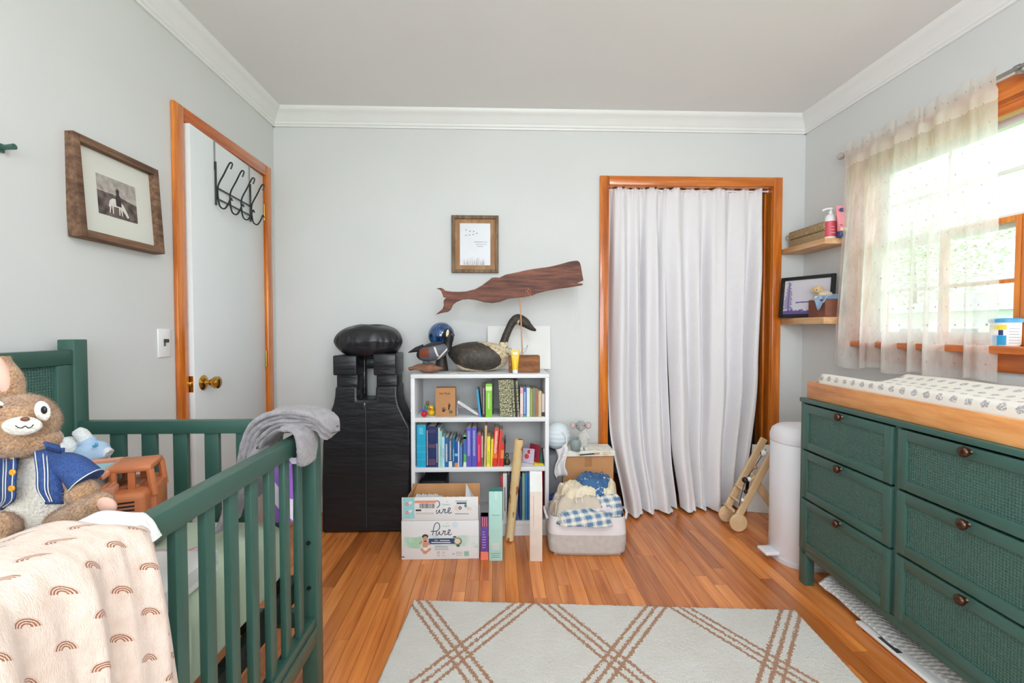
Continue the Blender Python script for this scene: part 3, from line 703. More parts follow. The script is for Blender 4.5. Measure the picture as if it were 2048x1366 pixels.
part('shorts_leg', G().tube(curve([D_(182, 905), D_(178, 890), D_(173, 882)], 6), [.022, .021, .020, .020, .020, .021, .021], 14), m_lb, dl, ang=60)
part('bow', G().ball(D_(189, 892, 1.215), (.006, .003, .004)).ball(D_(193, 889, 1.215), (.004, .003, .006)), M('blue_ribbon', (90, 170, 214), .5), dl)

# ------------------------------------------------------------------ switch, framed photograph, door hook
p0 = P(326.5, 686, X=XL)
sw = thing('light_switch', 'white wall light switch with dark toggle beside the door casing', 'light switch', p0)
part('cover_plate', BOX(XL, XL + .006, p0.y - .035, p0.y + .035, p0.z - .057, p0.z + .057, bev=.003), m_white, sw)
part('toggle', G().box(XL + .004, XL + .022, p0.y - .004, p0.y + .004, p0.z + .002, p0.z + .016, bev=.002), M('dark_toggle', (58, 52, 48), .5), sw)
part('toggle_slot', BOX(XL + .0055, XL + .0066, p0.y - .006, p0.y + .006, p0.z - .013, p0.z + .016), M('slot_shadow_grey', (120, 116, 110), .6), sw)
for dz in (.03, -.03): part('screw', G().lathe([(0, 0), (.003, 0), (.002, .0012), (0, .0013)], (XL + .006, p0.y, p0.z + dz), 10, Matrix.Rotation(math.pi / 2, 3, 'Y')), m_white, sw)

m_barn = WOOD('weathered_brown_wood', (112, 82, 62), (146, 112, 86), (3, 40, 40), .8, 0, .5, 1.3, c0=(74, 52, 40))
def frame_thing(name, label, loc, rot, w, h, fwid, th, mfr, mat_m, mat_w, pic_m, cat='picture'):
    """frame in its own plane: local x = width, z = height, -y = towards the viewer; origin at the bottom centre of the back"""
    t = thing(name, label, cat, loc, rot)
    for b_ in ((-w / 2, -w / 2 + fwid, 0, h), (w / 2 - fwid, w / 2, 0, h)): lpart('frame_side', BOX(b_[0], b_[1], -th, 0, b_[2], b_[3], bev=.002), mfr, t)
    for b_ in ((0, fwid), (h - fwid, h)): lpart('frame_side', BOX(-w / 2 + fwid, w / 2 - fwid, -th, 0, b_[0], b_[1], bev=.002), mfr, t)
    lpart('mount', BOX(-w / 2 + fwid, w / 2 - fwid, -th * .45, -.004, fwid, h - fwid), mat_m, t)
    lpart('print', BOX(-w / 2 + fwid + mat_w[0], w / 2 - fwid - mat_w[0], -th * .45 - .0012, -th * .45, fwid + mat_w[1], h - fwid - mat_w[1]), pic_m, t)
    return t
# generic sepia riding picture
mh = Mat('sepia_print', .4); gx, gy, gz = mh.xyz()
g1 = mh.noise(40, 5); hill = gz + mh.noise(9, 2) * .025 + gx * .12
sky_ = mh.ramp(g1, [(.3, lin((150, 140, 132))), (.7, lin((200, 192, 184)))]); land = mh.ramp(g1, [(.35, lin((52, 42, 40))), (.65, lin((122, 106, 98)))])
mh.col(mh.mix(hill.gt(.182), land, sky_))
fw_, fh_ = .365, .325
hf = frame_thing('horse_picture', 'brown wooden frame with sepia photograph of a rider on a white horse', V((XL + .003, 1.683, 1.412)), (0, 0, 0), fw_, fh_, .024, .042, m_barn, M('ivory_mount', (222, 222, 212), .8, .01), (.075, .072), mh.m)
hf.rotation_euler = (math.radians(-3.4), 0, math.pi / 2)
mwh = M('print_white', (224, 218, 210), .5, .08, 60); mdk = M('print_dark', (58, 48, 46), .5, .1, 60)
yf = -.042 * .45 - .0016
def flat(name, poly, m, par, y=yf, th=.0004): return lpart(name, G().prism(poly, lambda p, q, t: V((p, t, q)), y, y - th), m, par, ang=None)
hz = .125
flat('printed_horse', [(-.036, hz + .012), (-.035, hz + .026), (-.026, hz + .034), (-.008, hz + .036), (.010, hz + .030), (.022, hz + .020), (.034, hz + .002), (.043, hz - .016), (.037, hz - .021), (.026, hz - .008), (.014, hz + .006), (-.004, hz + .008), (-.024, hz + .007)], mwh, hf)
for lx_, dx_ in ((-.034, -.005), (-.026, .001), (.004, -.002), (.011, .003)):
    flat('printed_leg', [(lx_ - .0035, hz + .012), (lx_ + .0035, hz + .012), (lx_ + dx_ + .0018, hz - .018), (lx_ + dx_ - .0018, hz - .018)], mwh, hf, yf - .0002)
flat('printed_tail', [(-.037, hz + .026), (-.034, hz + .024), (-.040, hz + .002), (-.043, hz + .004)], mwh, hf, yf - .0002)
flat('printed_rider', [(-.010, hz + .012), (-.012, hz + .040), (-.006, hz + .052), (-.008, hz + .066), (-.002, hz + .074), (.006, hz + .068), (.004, hz + .054), (.012, hz + .044), (.012, hz + .012)], mdk, hf, yf - .0006)

# over-the-door rack
m_rack = M('black_wire', (40, 42, 44), .35, .05, metal=.3)
rk = thing('door_hook_rack', 'black wire over-door hook rack with double hooks', 'hook rack', dpiv, (0, 0, da))
yA, yB = -.504, -.165
zt, zr = DZ - .001, 1.735
for y_ in (yA, yB):
    lpart('strap', G().box(-.037, .0022, y_ - .006, y_ + .006, DZ - .0042, DZ - .0022).box(.0004, .0022, y_ - .006, y_ + .006, 1.86, DZ - .003), m_steel, rk)
    lpart('upright', G().tube([(.005, y_, 1.90), (.005, y_, 1.70)], .0045, 8), m_rack, rk)
for z_ in (1.782, 1.732): lpart('rail', G().tube([(.007, yA - .004, z_), (.007, yB + .004, z_)], .0034, 8), m_rack, rk)
for k in range(4):
    y_ = lerp(yA + .004, yB - .002, k / 3)
    lpart('double_hook', G().tube(curve([(.070, y_, 1.868), (.078, y_, 1.892), (.066, y_, 1.896), (.040, y_, 1.845), (.013, y_, 1.790), (.012, y_, 1.735), (.020, y_, 1.695), (.040, y_, 1.685), (.058, y_, 1.710), (.068, y_, 1.735), (.075, y_, 1.722)], 40), .0036, 8), m_rack, rk)
# small green peg at the picture edge
pg = P(2, 297, X=XL)
wp = thing('wall_peg', 'small dark green wall peg above the crib headboard', 'wall hook', pg)
part('peg_plate', BOX(XL, XL + .008, pg.y - .03, pg.y + .004, pg.z - .012, pg.z + .012, bev=.003), m_green, wp)
part('peg_stem', G().tube([(XL + .006, pg.y - .006, pg.z), (XL + .04, pg.y - .004, pg.z + .004)], [.006, .008], 10), m_green, wp)
# ================================================================== FAR WALL
YS = 2.49                                              # front plane of the bookcase
BX0, BX1 = -.458, .283; BZ = PZ(748.5, YS); TH = .0205
m_bc = M('white_laminate', (232, 234, 236), .4, .01)
S1 = PZ(835, YS); S2 = PZ(934.5, YS); S0 = PZ(1043, YS)   # shelf tops
bcs = thing('bookcase', 'low white laminate bookcase with three shelves against the wall', 'bookcase', ((BX0 + BX1) / 2, 2.64, 0))
YK = 2.79
part('side_panel', BOX(BX0, BX0 + TH, YS, YK, 0, BZ - TH, bev=.001), m_bc, bcs); part('side_panel', BOX(BX1 - TH, BX1, YS, YK, 0, BZ - TH, bev=.001), m_bc, bcs)
part('top_board', BOX(BX0, BX1, YS - .002, YK, BZ - TH, BZ, bev=.001), m_bc, bcs)
for z in (S1, S2, S0): part('shelf', BOX(BX0 + TH, BX1 - TH, YS, YK - .006, z - .023, z, bev=.001), m_bc, bcs)
part('kick_board', BOX(BX0 + TH, BX1 - TH, YS + .004, YS + .018, 0, S0 - .023), m_bc, bcs)
part('back_panel', BOX(BX0 + .004, BX1 - .004, YK - .005, YK, .02, BZ - TH), M('back_panel_grey', (206, 205, 204), .6, .02), bcs)

m_page = M('page_block', (226, 216, 192), .8, .05, 60)
BM = {}
def bmat(c, rough=.4):
    if c not in BM: BM[c] = M('book_cover_%d' % len(BM), c, rough, .04, 20)
    return BM[c]
ILLEG = {}
def book(x0, x1, zt, zb, c, label, d=.15, lean=0.0, yf=None, marks=None, mc=(235, 235, 235), hard=True, bands=(), group='books in the white bookcase'):
    """upright book between x0 and x1, spine to the room; lean in degrees about its foot"""
    yf = yf if yf is not None else YS + R.uniform(.010, .022); w = x1 - x0; h = zt - zb
    piv = x0 if lean < 0 else x1
    t = thing('book', label, 'book', ((x0 + x1) / 2, yf + d / 2, zb + .0006 + w / 2 * abs(math.sin(math.radians(lean)))), (0, math.radians(lean), 0), group)
    a = .0016 if w > .008 else .0008; mt = bmat(c)
    lpart('cover', G().box(-w / 2, w / 2, -d / 2, -d / 2 + a, 0, h, bev=.0005, seg=1).box(-w / 2, -w / 2 + a, -d / 2 + a, d / 2, 0, h).box(w / 2 - a, w / 2, -d / 2 + a, d / 2, 0, h), mt, t)
    e = .003 if hard else 0
    lpart('pages', BOX(-w / 2 + a, w / 2 - a, -d / 2 + a, d / 2 - e, e, h - e), m_page, t)
    for z0, z1, bc in bands: lpart('spine_band', BOX(-w / 2 - .0002, w / 2 + .0002, -d / 2 - .0003, -d / 2 + .0004, z0 * h, z1 * h), bmat(bc), t)
    if marks:
        g = G(); q = random.Random(int(x0 * 9999)); mw = w * marks[2]
        z = h * marks[0]
        while z < h * marks[1]:
            L = q.uniform(.002, .0045); g.box(-mw / 2, mw / 2 * q.uniform(.5, 1), -d / 2 - .0005, -d / 2 - .0001, z, z + L * .6); z += L
        lpart('spine_print', g, bmat(mc), t)
    return t
def zx(x, Y=YS + .012): return PX(800 + x / 5.94, Y, 850)
def zz_(y, Y=YS + .012): return PZ(730 + y / 5.94, Y)
mid = [ # x0, x1, top (crop units), colour, words, options
 (197, 307, 706, (26, 166, 204), 'thick turquoise hardback with a green star at the end of the middle shelf', dict(marks=(.78, .93, .5), mc=(120, 214, 232), bands=((.50, .505, (120, 214, 232)), (.36, .365, (120, 214, 232)), (.18, .185, (120, 214, 232))))),
 (311, 336, 732, (22, 40, 88), 'slim navy book with white spine print next to the turquoise hardback', dict(marks=(.05, .92, .45))),
 (337, 424, 722, (28, 46, 98), 'thick navy hardback with orange figures down its spine', dict(bands=((.05, .20, (92, 66, 92)), (.47, .56, (92, 66, 92)), (.84, .92, (74, 60, 100))))),
 (425, 451, 742, (24, 60, 112), 'navy book with white dots beside the orange figured hardback', dict(marks=(.12, .6, .35))),
 (453, 472, 744, (206, 222, 208), 'slim ivory book among the blue books', {}),
 (473, 497, 782, (150, 208, 206), 'slim mint green book among the blue books', dict(marks=(.3, .6, .3), mc=(70, 110, 120))),
 (498, 528, 850, (186, 222, 232), 'pale blue book with a small dark emblem at its head', dict(marks=(.3, .62, .3), mc=(80, 110, 140))),
 (529, 575, 856, (24, 104, 162), 'mid blue book with large white title print', dict(marks=(.18, .78, .45))),
 (578, 617, 868, (92, 90, 112), 'slate grey book with a white library sticker at its foot', dict(marks=(.24, .9, .35), bands=((0, .2, (232, 232, 226)),))),
 (621, 648, 860, (18, 112, 164), 'teal blue book beside the slate grey book', dict(marks=(.2, .6, .3))),
 (650, 685, 902, (10, 82, 164), 'bright blue book with an orange patch at its foot', dict(bands=((0, .16, (244, 130, 24)), (.42, .52, (120, 190, 230)))) ),
 (687, 703, 905, (206, 216, 234), 'slim white book next to the orange footed book', {}),
 (706, 742, 952, (74, 114, 176), 'short steel blue book on the middle shelf', dict(marks=(.1, .9, .25), mc=(150, 180, 216))),
 (752, 786, 832, (96, 184, 96), 'green and blue banded book beside the purple pair', dict(bands=((0, .15, (230, 228, 214)), (.40, .95, (66, 106, 172)), (.88, .99, (110, 200, 90))))),
 (789, 848, 746, (92, 88, 188), 'purple hardback, the one of the pair next to the green banded book', dict(marks=(.28, .92, .45), mc=(190, 186, 236))),
 (852, 911, 746, (88, 86, 184), 'purple hardback, the one of the pair next to the crimson book', dict(marks=(.28, .92, .45), mc=(180, 190, 226))),
 (914, 962, 828, (218, 22, 80), 'crimson book with pink spine print', dict(marks=(.15, .7, .4), mc=(250, 120, 150))),
 (965, 989, 846, (190, 176, 152), 'slim beige book with a green foot beside the crimson book', dict(bands=((0, .3, (104, 116, 74)),))),
 (996, 1022, 722, (214, 176, 132), 'tall thin tan board book standing between beige and yellow books', dict(lean=1.5)),
 (1028, 1068, 852, (244, 226, 52), 'yellow book with green marks next to the tan board book', dict(marks=(.1, .5, .3), mc=(150, 190, 60), lean=1)),
 (1072, 1099, 882, (246, 220, 44), 'short yellow book next to the red alphabet books', dict(lean=2)),
 (1092, 1148, 764, (228, 50, 46), 'tall red book with coloured letters down its leaning spine', dict(marks=(.35, .95, .6), mc=(250, 214, 190), lean=4.0, bands=((.22, .34, (240, 120, 40)),))),
 (1152, 1186, 784, (222, 66, 48), 'orange red book leaning against the red lettered book', dict(lean=4.5)),
 (1190, 1226, 936, (226, 48, 42), 'short red book with an orange stripe at the end of the row', dict(lean=3.0, bands=((.35, .72, (246, 140, 60)),))),
 (1228, 1238, 902, (48, 54, 66), 'thin dark book leaning at the end of the red books', dict(lean=4.0)),
]
for x0, x1, yt_, c, lb, k in mid: book(zx(x0), zx(x1), zz_(yt_), S2, c, lb, yf=YS + .012, **k)
top = [
 (942, 965, 292, (52, 158, 204), 'slim blue book leaning against the dark brown book', dict(lean=-6)),
 (976, 1014, 236, (62, 40, 40), 'dark brown hardback next to the lime green hardback', dict(marks=(.1, .9, .25))),
 (1018, 1094, 226, (132, 202, 48), 'lime green hardback on the top shelf', dict(marks=(.25, .72, .3), mc=(226, 240, 190), bands=((.80, .92, (214, 234, 170)),))),
 (1100, 1112, 205, (54, 62, 36), 'dark green album cover standing behind the lime green hardback', dict(yf=YS + .10, d=.1)),
 (1427, 1463, 272, (224, 170, 176), 'pink book with pale stripes on the top shelf', dict(bands=((.1, .8, (232, 214, 206)),))),
 (1465, 1503, 274, (32, 92, 176), 'royal blue book between pink and white books', dict(marks=(.1, .85, .5), mc=(200, 220, 244), bands=((0, .06, (60, 160, 110)),))),
 (1505, 1543, 274, (214, 228, 226), 'white and mint book beside the royal blue book', {}),
 (1546, 1576, 286, (158, 152, 64), 'olive green book on the top shelf', dict(marks=(.1, .9, .2), mc=(196, 190, 110))),
 (1578, 1614, 284, (120, 134, 118), 'grey green book beside the olive book', dict(marks=(.1, .9, .2), mc=(90, 110, 120))),
 (1616, 1640, 290, (176, 108, 78), 'brown orange book on the top shelf', {}),
 (1643, 1680, 312, (206, 186, 146), 'cream paperback beside the brown orange book', {}),
 (1684, 1718, 346, (210, 192, 182), 'short pale paperback with a dark foot at the end of the top shelf', dict(bands=((.02, .2, (48, 40, 44)),))),
]
for x0, x1, yt_, c, lb, k in top:
    k = dict(k); k.setdefault('yf', YS + .012); book(zx(x0), zx(x1), zz_(yt_), S1, c, lb, **k)
mnw = Mat('speckled_album', .8); nn = mnw.noise(240, 3, (1, 1, .5))
mnw.col(mnw.ramp(nn, [(.42, lin((70, 72, 56))), (.52, lin((150, 150, 118))), (.62, lin((220, 214, 176)))])); BM[(1, 1, 1)] = mnw.m
book(zx(1190), zx(1338), zz_(180), S1, (1, 1, 1), 'thick album with speckled newsprint spine on the top shelf', yf=YS + .012, lean=-2.5)
book(zx(1345), zx(1372), zz_(178), S1, (1, 1, 1), 'thin speckled album beside the thick newsprint album', yf=YS + .012, lean=-3)
book(zx(1376), zx(1392), zz_(182), S1, (26, 24, 24), 'thin black album between the speckled albums', yf=YS + .012, lean=-3)
book(zx(1396), zx(1420), zz_(186), S1, (1, 1, 1), 'thin speckled album next to the pink book', yf=YS + .012, lean=-3)
low = [ (905, 922, 128, (196, 48, 44), 'slim red picture book at the end of the bottom shelf'), (925, 958, 112, (222, 222, 224), 'white picture book with black title on the bottom shelf'),
 (961, 986, 118, (60, 62, 66), 'dark grey picture book behind the wooden tube'), (990, 1052, 125, (52, 84, 140), 'blue picture book hidden behind the wooden tube'),
 (1060, 1080, 150, (30, 56, 110), 'navy picture book just past the wooden tube'), (1083, 1104, 112, (136, 176, 160), 'sage green picture book on the bottom shelf'),
 (1106, 1124, 104, (50, 122, 178), 'blue picture book with a rounded spine on the bottom shelf'), (1126, 1142, 106, (44, 104, 160), 'dark blue picture book by the white leaflet'),
 (1144, 1160, 104, (64, 150, 90), 'green picture book by the white leaflet'), (1166, 1204, 100, (232, 232, 230), 'white leaflet book behind the tall cream carton'), (1208, 1250, 98, (206, 44, 52), 'red picture book in the corner of the bottom shelf') ]
def lx(x): return PX(780 + x / 4.096, YS + .012, 1000)
for x0, x1, yt_, c, lb in low: book(lx(x0), lx(x1), PZ(920 + yt_ / 4.096, YS + .012), S0, c, lb, d=.2, yf=YS + .012, marks=(.2, .7, .35) if c[0] > 200 else None, mc=(40, 40, 44))
single('black_box', BOX(PX(842, 2.6), PX(891, 2.6), 2.58, 2.76, S0 + .0005, PZ(958, 2.6), bev=.003), M('black_card', (34, 34, 40), .6), 'flat black storage box on the bottom shelf behind the diaper carton', 'box')

# things on the top shelf of the bookcase
kx0, kx1 = zx(426, 2.53), zx(660, 2.53)
kb = thing('kraft_box', 'brown kraft box of ink pads printed with footprints', 'box', ((kx0 + kx1) / 2, 2.55, S1 + .0005))
kz = PZ(775.5, 2.52)
part('box_body', BOX(kx0, kx1, 2.52, 2.58, S1 + .0005, kz, bev=.001), m_card, kb)
m_pr = M('brown_print', (74, 50, 34), .7, 0); kc = (kx0 + kx1) / 2
text('Ink Pads', .0175, m_pr, facing((kc - .003, 2.5194, kz - .030)), kb)
def stamp(name, items, m, par, y=2.5194): 
    g = G()
    for x_, z_, a, b in items: g.lathe([(0, -.0003), (1, -.0003), (1, .0003), (0, .0003)], (0, 0, 0), 14); n_ = 14 * 4; g.v[-n_:] = [V((x_ + v.x * a, y + v.z, z_ + v.y * b)) for v in g.v[-n_:]]
    return part(name, g, m, par)
stamp('footprint', [(kc + .021, S1 + .060, .0062, .0085), (kc + .0185, S1 + .046, .0045, .0095), (kc + .0150, S1 + .0715, .0018, .002), (kc + .0195, S1 + .0725, .0018, .002), (kc + .0245, S1 + .0705, .0018, .002)], m_pr, kb)
stamp('handprint', [(kc - .010, S1 + .034, .0085, .0078), (kc - .0165, S1 + .045, .002, .005), (kc - .010, S1 + .0475, .002, .0055), (kc - .004, S1 + .0455, .002, .005), (kc + .0015, S1 + .038, .0045, .002)], m_pr, kb)
stamp('round_seal', [(kc + .029, S1 + .026, .0098, .0098)], M('green_print', (96, 108, 80), .7, 0), kb)
# stacked little toy (plain) and rubber duck
x_ = zx(288, 2.52)
ty = thing('stacking_toy', 'small red ball toy with purple and green pieces stacked on it', 'toy', (x_, 2.52, S1))
part('ball', G().ball((x_, 2.52, S1 + .0165), .0165), M('red_toy', (196, 28, 44), .35), ty)
for dx in (-.0075, .008): part('petal', G().ball((x_ + dx, 2.520, S1 + .036), (.006, .005, .011), 12, 8), M('purple_toy', (110, 84, 190), .4), ty)
part('bead', G().ball((x_ + .009, 2.532, S1 + .052), (.010, .009, .016), 12, 8), M('green_toy', (50, 140, 80), .4), ty)
part('bead', G().ball((x_ + .016, 2.536, S1 + .072), (.010, .009, .014), 12, 8), M('brown_toy', (130, 84, 54), .4), ty)
x_ = zx(372, 2.55); m_y = M('yellow_rubber', (240, 196, 30), .4)
dk = thing('rubber_duck', 'yellow rubber duck with red bill on the top shelf', 'toy', (x_, 2.555, S1))
part('body', G().ball((x_, 2.56, S1 + .018), (.022, .024, .018)), m_y, dk); part('head', G().ball((x_, 2.547, S1 + .044), .0155), m_y, dk)
part('bill', G().ball((x_ - .002, 2.531, S1 + .042), (.009, .008, .0035)), M('red_bill', (216, 50, 36), .4), dk)
# soft brush and slim pink carton
a_ = V((zx(690, 2.53), 2.53, zz_(430, 2.53))); b_ = V((zx(948, 2.53), 2.53, S1 + .004))
d_ = (b_ - a_); L = d_.length; rot = Matrix.Translation((a_ + b_) / 2) @ Matrix.Rotation(math.atan2(-d_.z, d_.x), 4, 'Y')
pc = thing('slim_carton', 'slim white and pink carton leaning across the top shelf', 'carton', (b_.x, 2.53, S1))
part('carton_body', BOX(-L / 2, L / 2 - .014, -.010, .020, -.006, .006, mat=rot), m_paper, pc); part('carton_end', BOX(L / 2 - .014, L / 2, -.010, .020, -.006, .006, mat=rot), M('lilac_card', (206, 130, 200), .6), pc)
g = G(); q = random.Random(2)
x__ = -L / 2 + .012
while x__ < L / 2 - .02: l_ = q.uniform(.003, .007); g.box(x__, x__ + l_ * .7, -.0104, -.0100, -.002, .002, mat=rot); x__ += l_
part('carton_print', g, M('grey_print', (160, 150, 160), .7), pc)
x_ = zx(680, 2.56)
br = thing('baby_brush', 'grey haired baby brush with clear handle behind the kraft box', 'brush', (x_, 2.59, S1))
part('handle', G().tube([(x_ - .004, 2.60, S1 + .001), (x_ - .002, 2.595, S1 + .05), (x_ + .006, 2.59, S1 + .075)], [.006, .006, .009], 10), M('pale_lilac_plastic', (214, 200, 212), .25), br)
part('bristles', G().ball((x_, 2.592, S1 + .094), (.012, .010, .010), 14, 10).jig(.002, 120, 1), M('grey_bristle', (150, 146, 142), .9), br)
# things at the end of the middle shelf
x_ = zx(1272, 2.52); m_bz = M('aged_bronze', (84, 66, 40), .4, .25, 40, metal=.6)
kn = thing('bronze_figurine', 'small bronze figurine with a ring on top beside the red books', 'figurine', (x_, 2.53, S2))
part('body', G().lathe([(0, 0), (.013, 0), (.0185, .010), (.0185, .020), (.012, .032), (.005, .040), (.004, .046), (0, .046)], (x_, 2.53, S2), 18, sy=.8), m_bz, kn)
part('wing', G().ball((x_ - .012, 2.530, S2 + .014), (.012, .010, .014)), M('dark_bronze', (44, 44, 38), .4, .2, 40, metal=.5), kn)
part('ring', G().tube([(x_ + .0075 * math.cos(k * math.pi / 9), 2.53, S2 + .054 + .010 * math.sin(k * math.pi / 9)) for k in range(18)], .0028, 8, closed=True), m_bz, kn)
def softpage(name, x, w, h, z0, yaw, lean, c, label, yf=2.56, spots=(), group='soft cloth books on the middle shelf'):
    t = thing(name, label, 'cloth book', (zx(x, yf), yf, z0), (0, math.radians(lean), math.radians(yaw)), group)
    lpart('page', G().box(-.004, .004, -w / 2, w / 2, 0, h, bev=.0035, seg=3).jig(.002, 40, x), bmat(c, .9), t, ang=70)
    for sy, sz, r, sc in spots: lpart('applique', G().ball((-.0045 if yaw >= 0 else .0045, sy, sz), (.0022, r, r), 12, 8), bmat(sc, .9), t)
    return t
softpage('cloth_book', 1520, .07, .080, S2 + .001, 62, 10, (206, 192, 216), 'lilac cloth book with red felt flowers on the middle shelf', spots=((-.005, .062, .011, (206, 50, 70)), (-.012, .062, .006, (240, 200, 200)), (.008, .036, .014, (206, 78, 48))))
softpage('cloth_book', 1590, .08, .094, S2 + .010, 40, 8, (150, 34, 56), 'maroon cloth book with a looped strap', spots=((0, .04, .02, (120, 26, 50)),))
softpage('cloth_book', 1632, .08, .086, S2 + .010, 35, 4, (52, 110, 86), 'green cloth book with teal leaves', spots=((0, .05, .015, (40, 130, 70)), (-.005, .02, .017, (40, 140, 150))))
softpage('cloth_book', 1672, .08, .084, S2 + .010, 20, -3, (60, 44, 66), 'dark plum cloth book next to the green one')
softpage('cloth_book', 1700, .08, .080, S2 + .010, 12, -5, (216, 208, 214), 'white cloth book in the corner of the middle shelf')
single('yellow_felt', BOX(zx(1592), zx(1712), 2.515, 2.60, S2 + .0005, S2 + .009, bev=.004, seg=3).jig(.002, 60, 3), bmat((236, 206, 40), .9), 'flat yellow felt toy under the cloth books', 'felt toy', ang=70)

# ------------------------------------------------------------------ on top of the bookcase
YT = 2.600; TZ = BZ
def W_(x, y, Y=YT): return P(790 + x / 3.7956, 400 + y / 3.7956, Y=Y)
# whale on a stand
m_wh = WOOD('carved_dark_wood', (102, 58, 42), (140, 84, 62), (5, 40, 46), .6, 0, .5, 1.6, c0=(66, 34, 26))
wl = [(315, 672), (350, 668), (368, 676), (385, 690), (430, 697), (490, 698), (540, 695), (610, 678), (660, 650), (700, 620), (735, 592), (765, 588), (792, 591), (815, 580), (840, 568), (890, 558), (940, 548), (980, 538), (1050, 525), (1150, 512), (1200, 503), (1250, 490), (1320, 470), (1360, 463), (1384, 462), (1400, 475), (1408, 500), (1415, 540), (1421, 575), (1428, 612), (1375, 632), (1426, 636), (1420, 647), (1330, 662), (1230, 675), (1150, 690), (1080, 708), (1040, 725), (960, 738), (860, 748), (800, 772), (740, 782), (680, 776), (620, 760), (560, 752), (510, 756), (465, 775), (440, 795), (425, 830), (405, 848), (350, 858), (310, 870), (335, 850), (362, 828), (372, 800), (370, 770), (378, 752), (392, 744), (368, 738), (361, 715), (352, 694), (338, 680)]
wb0 = W_(978, 1310)
wt = thing('whale_sculpture', 'carved brown wooden whale on a dowel over a rough wood block', 'sculpture', (wb0.x, YT, TZ))
def whale_map(p, q, t): v = W_(p, q); return V((v.x, YT + t, v.z))
wo = part('whale_body', G().prism(wl, whale_map, -.011, .011), m_wh, wt, ang=30)
bv = wo.modifiers.new('eased', 'BEVEL'); bv.width = .002; bv.segments = 2; bv.limit_method = 'ANGLE'
g = G()
for k, pts_ in enumerate((((1000, 680), (990, 715), (985, 745)), ((1008, 672), (1025, 685), (1032, 715), (1010, 735)), ((998, 690), (1020, 705), (1000, 725)), ((1015, 675), (1005, 700), (1022, 728)))):
    g.tube(curve([W_(a, b, YT - .014 - .002 * k) for a, b in pts_], 10), .0014, 6)
part('twine', g, M('copper_twine', (206, 130, 92), .5), wt)
part('dowel', G().tube([W_(950, 738), W_(967, 1182)], .0036, 12), WOOD('dowel_wood', (186, 132, 88), (206, 156, 110)), wt)
c0, c1 = W_(862, 1178), W_(1096, 1310)
m_blk = WOOD('rough_block', (122, 78, 48), (160, 106, 64), (6, 30, 30), .8, 0, .9, 1.4, c0=(78, 48, 30))
part('block_base', G().box(c0.x, c1.x, YT - .035, YT + .035, TZ + .0005, c0.z, bev=.006, seg=3).jig(.0015, 40, 2), m_blk, wt)
for xa, xb, rr_ in ((1366, 1362, .0042), (1392, 1390, .0036)):
    a_, b_ = W_(xa, 640), W_(xb, 1020); st = part('hanging_string', G().tube([a_, (a_ + b_) / 2, b_], .0008, 6), m_steel, wt)
    part('ring', G().tube([b_ + V((rr_ * math.sin(k * math.pi / 8), 0, -rr_ + rr_ * math.cos(k * math.pi / 8))) for k in range(16)], .0009, 6, closed=True), m_steel, st)
part('twine_loop', G().tube([W_(1366, 640), W_(1380, 642, YT - .012), W_(1392, 640)], .0008, 6), m_steel, wt)
# goose decoy
m_gz = Mat('goose_paint', .55); ox, oy, oz = m_gz.xyz()
gc = W_(628, 1190); n1 = m_gz.noise(14, 4) - .5; n2 = m_gz.noise(60, 4)
u_ = ox - gc.x + .034; w_ = oz - gc.z - .010 + n1 * .03
darkm = ((u_ * u_) / .0275 + (w_ + u_ * .20) * (w_ + u_ * .20) / .0066).lt(1.0)
dark = m_gz.ramp(n2 * .5 + m_gz.noise(9, 5) * .5, [(.36, lin((46, 40, 36))), (.55, lin((72, 64, 56))), (.68, lin((126, 88, 62)))])
cream = m_gz.ramp(n2, [(.3, lin((166, 140, 104))), (.6, lin((222, 206, 174)))])
m_gz.col(m_gz.mix(darkm, cream, dark)); m_gz.bump(n2, .3, .003)
m_nk = Mat('goose_neck_paint', .55); ox, oy, oz = m_nk.xyz(); n3 = m_nk.noise(70, 4); cz_ = W_(800, 1100).z; ck = W_(940, 925)
base_ = (oz * -1.0 + n3 * .012).gt(-cz_ - .008); ch_ = ((ox - ck.x) * (ox - ck.x) * 5.0 + (oz - ck.z) * (oz - ck.z) + (ox - ck.x) * (oz - ck.z) * -2.0).lt(.00017)
m_nk.col(m_nk.mix(base_.mx(ch_), m_nk.ramp(n3, [(.35, lin((44, 38, 35))), (.6, lin((70, 60, 52))), (.72, lin((104, 76, 60)))]), m_nk.ramp(n3, [(.35, lin((120, 100, 76))), (.5, lin((220, 204, 172)))]))); m_nk.bump(n3, .3, .003)
gs = thing('goose_decoy', 'carved goose decoy with dark worn back and cream breast', 'decoy', (gc.x, 2.685, TZ))
hl = (W_(862, 1190).x - W_(388, 1190).x) / 2; gh = (W_(600, 1078).z - TZ) / 2
def goose(u, v):
    a = 2 * math.pi * u; t = math.pi * v; x = -math.cos(t); r = math.sin(t) ** .72
    tail = sm(-.55, -1, x); r *= 1 - .35 * tail
    zc = gh + TZ + .000 + tail * gh * .25 + sm(.5, 1, x) * gh * .05
    sq = math.sin(a); sq = max(sq, -.86)
    return V((gc.x + hl * x, 2.685 + .088 * r * math.cos(a), zc + gh * r * sq * (1.0 if sq > 0 else 1.163)))
part('body', G().grid(goose, 40, 36, cu=True), m_gz.m, gs, ang=80)
nk = curve([W_(836, 1180, 2.685), W_(822, 1120, 2.685), W_(832, 1060, 2.685), W_(862, 985, 2.685), W_(895, 925, 2.685), W_(935, 905, 2.685), W_(985, 930, 2.685), W_(1020, 960, 2.685), W_(1045, 978, 2.685), W_(1070, 990, 2.685)], 40)
rad = [.038, .029, .0225, .0215, .0240, .0310, .0290, .0190, .0130, .0055]
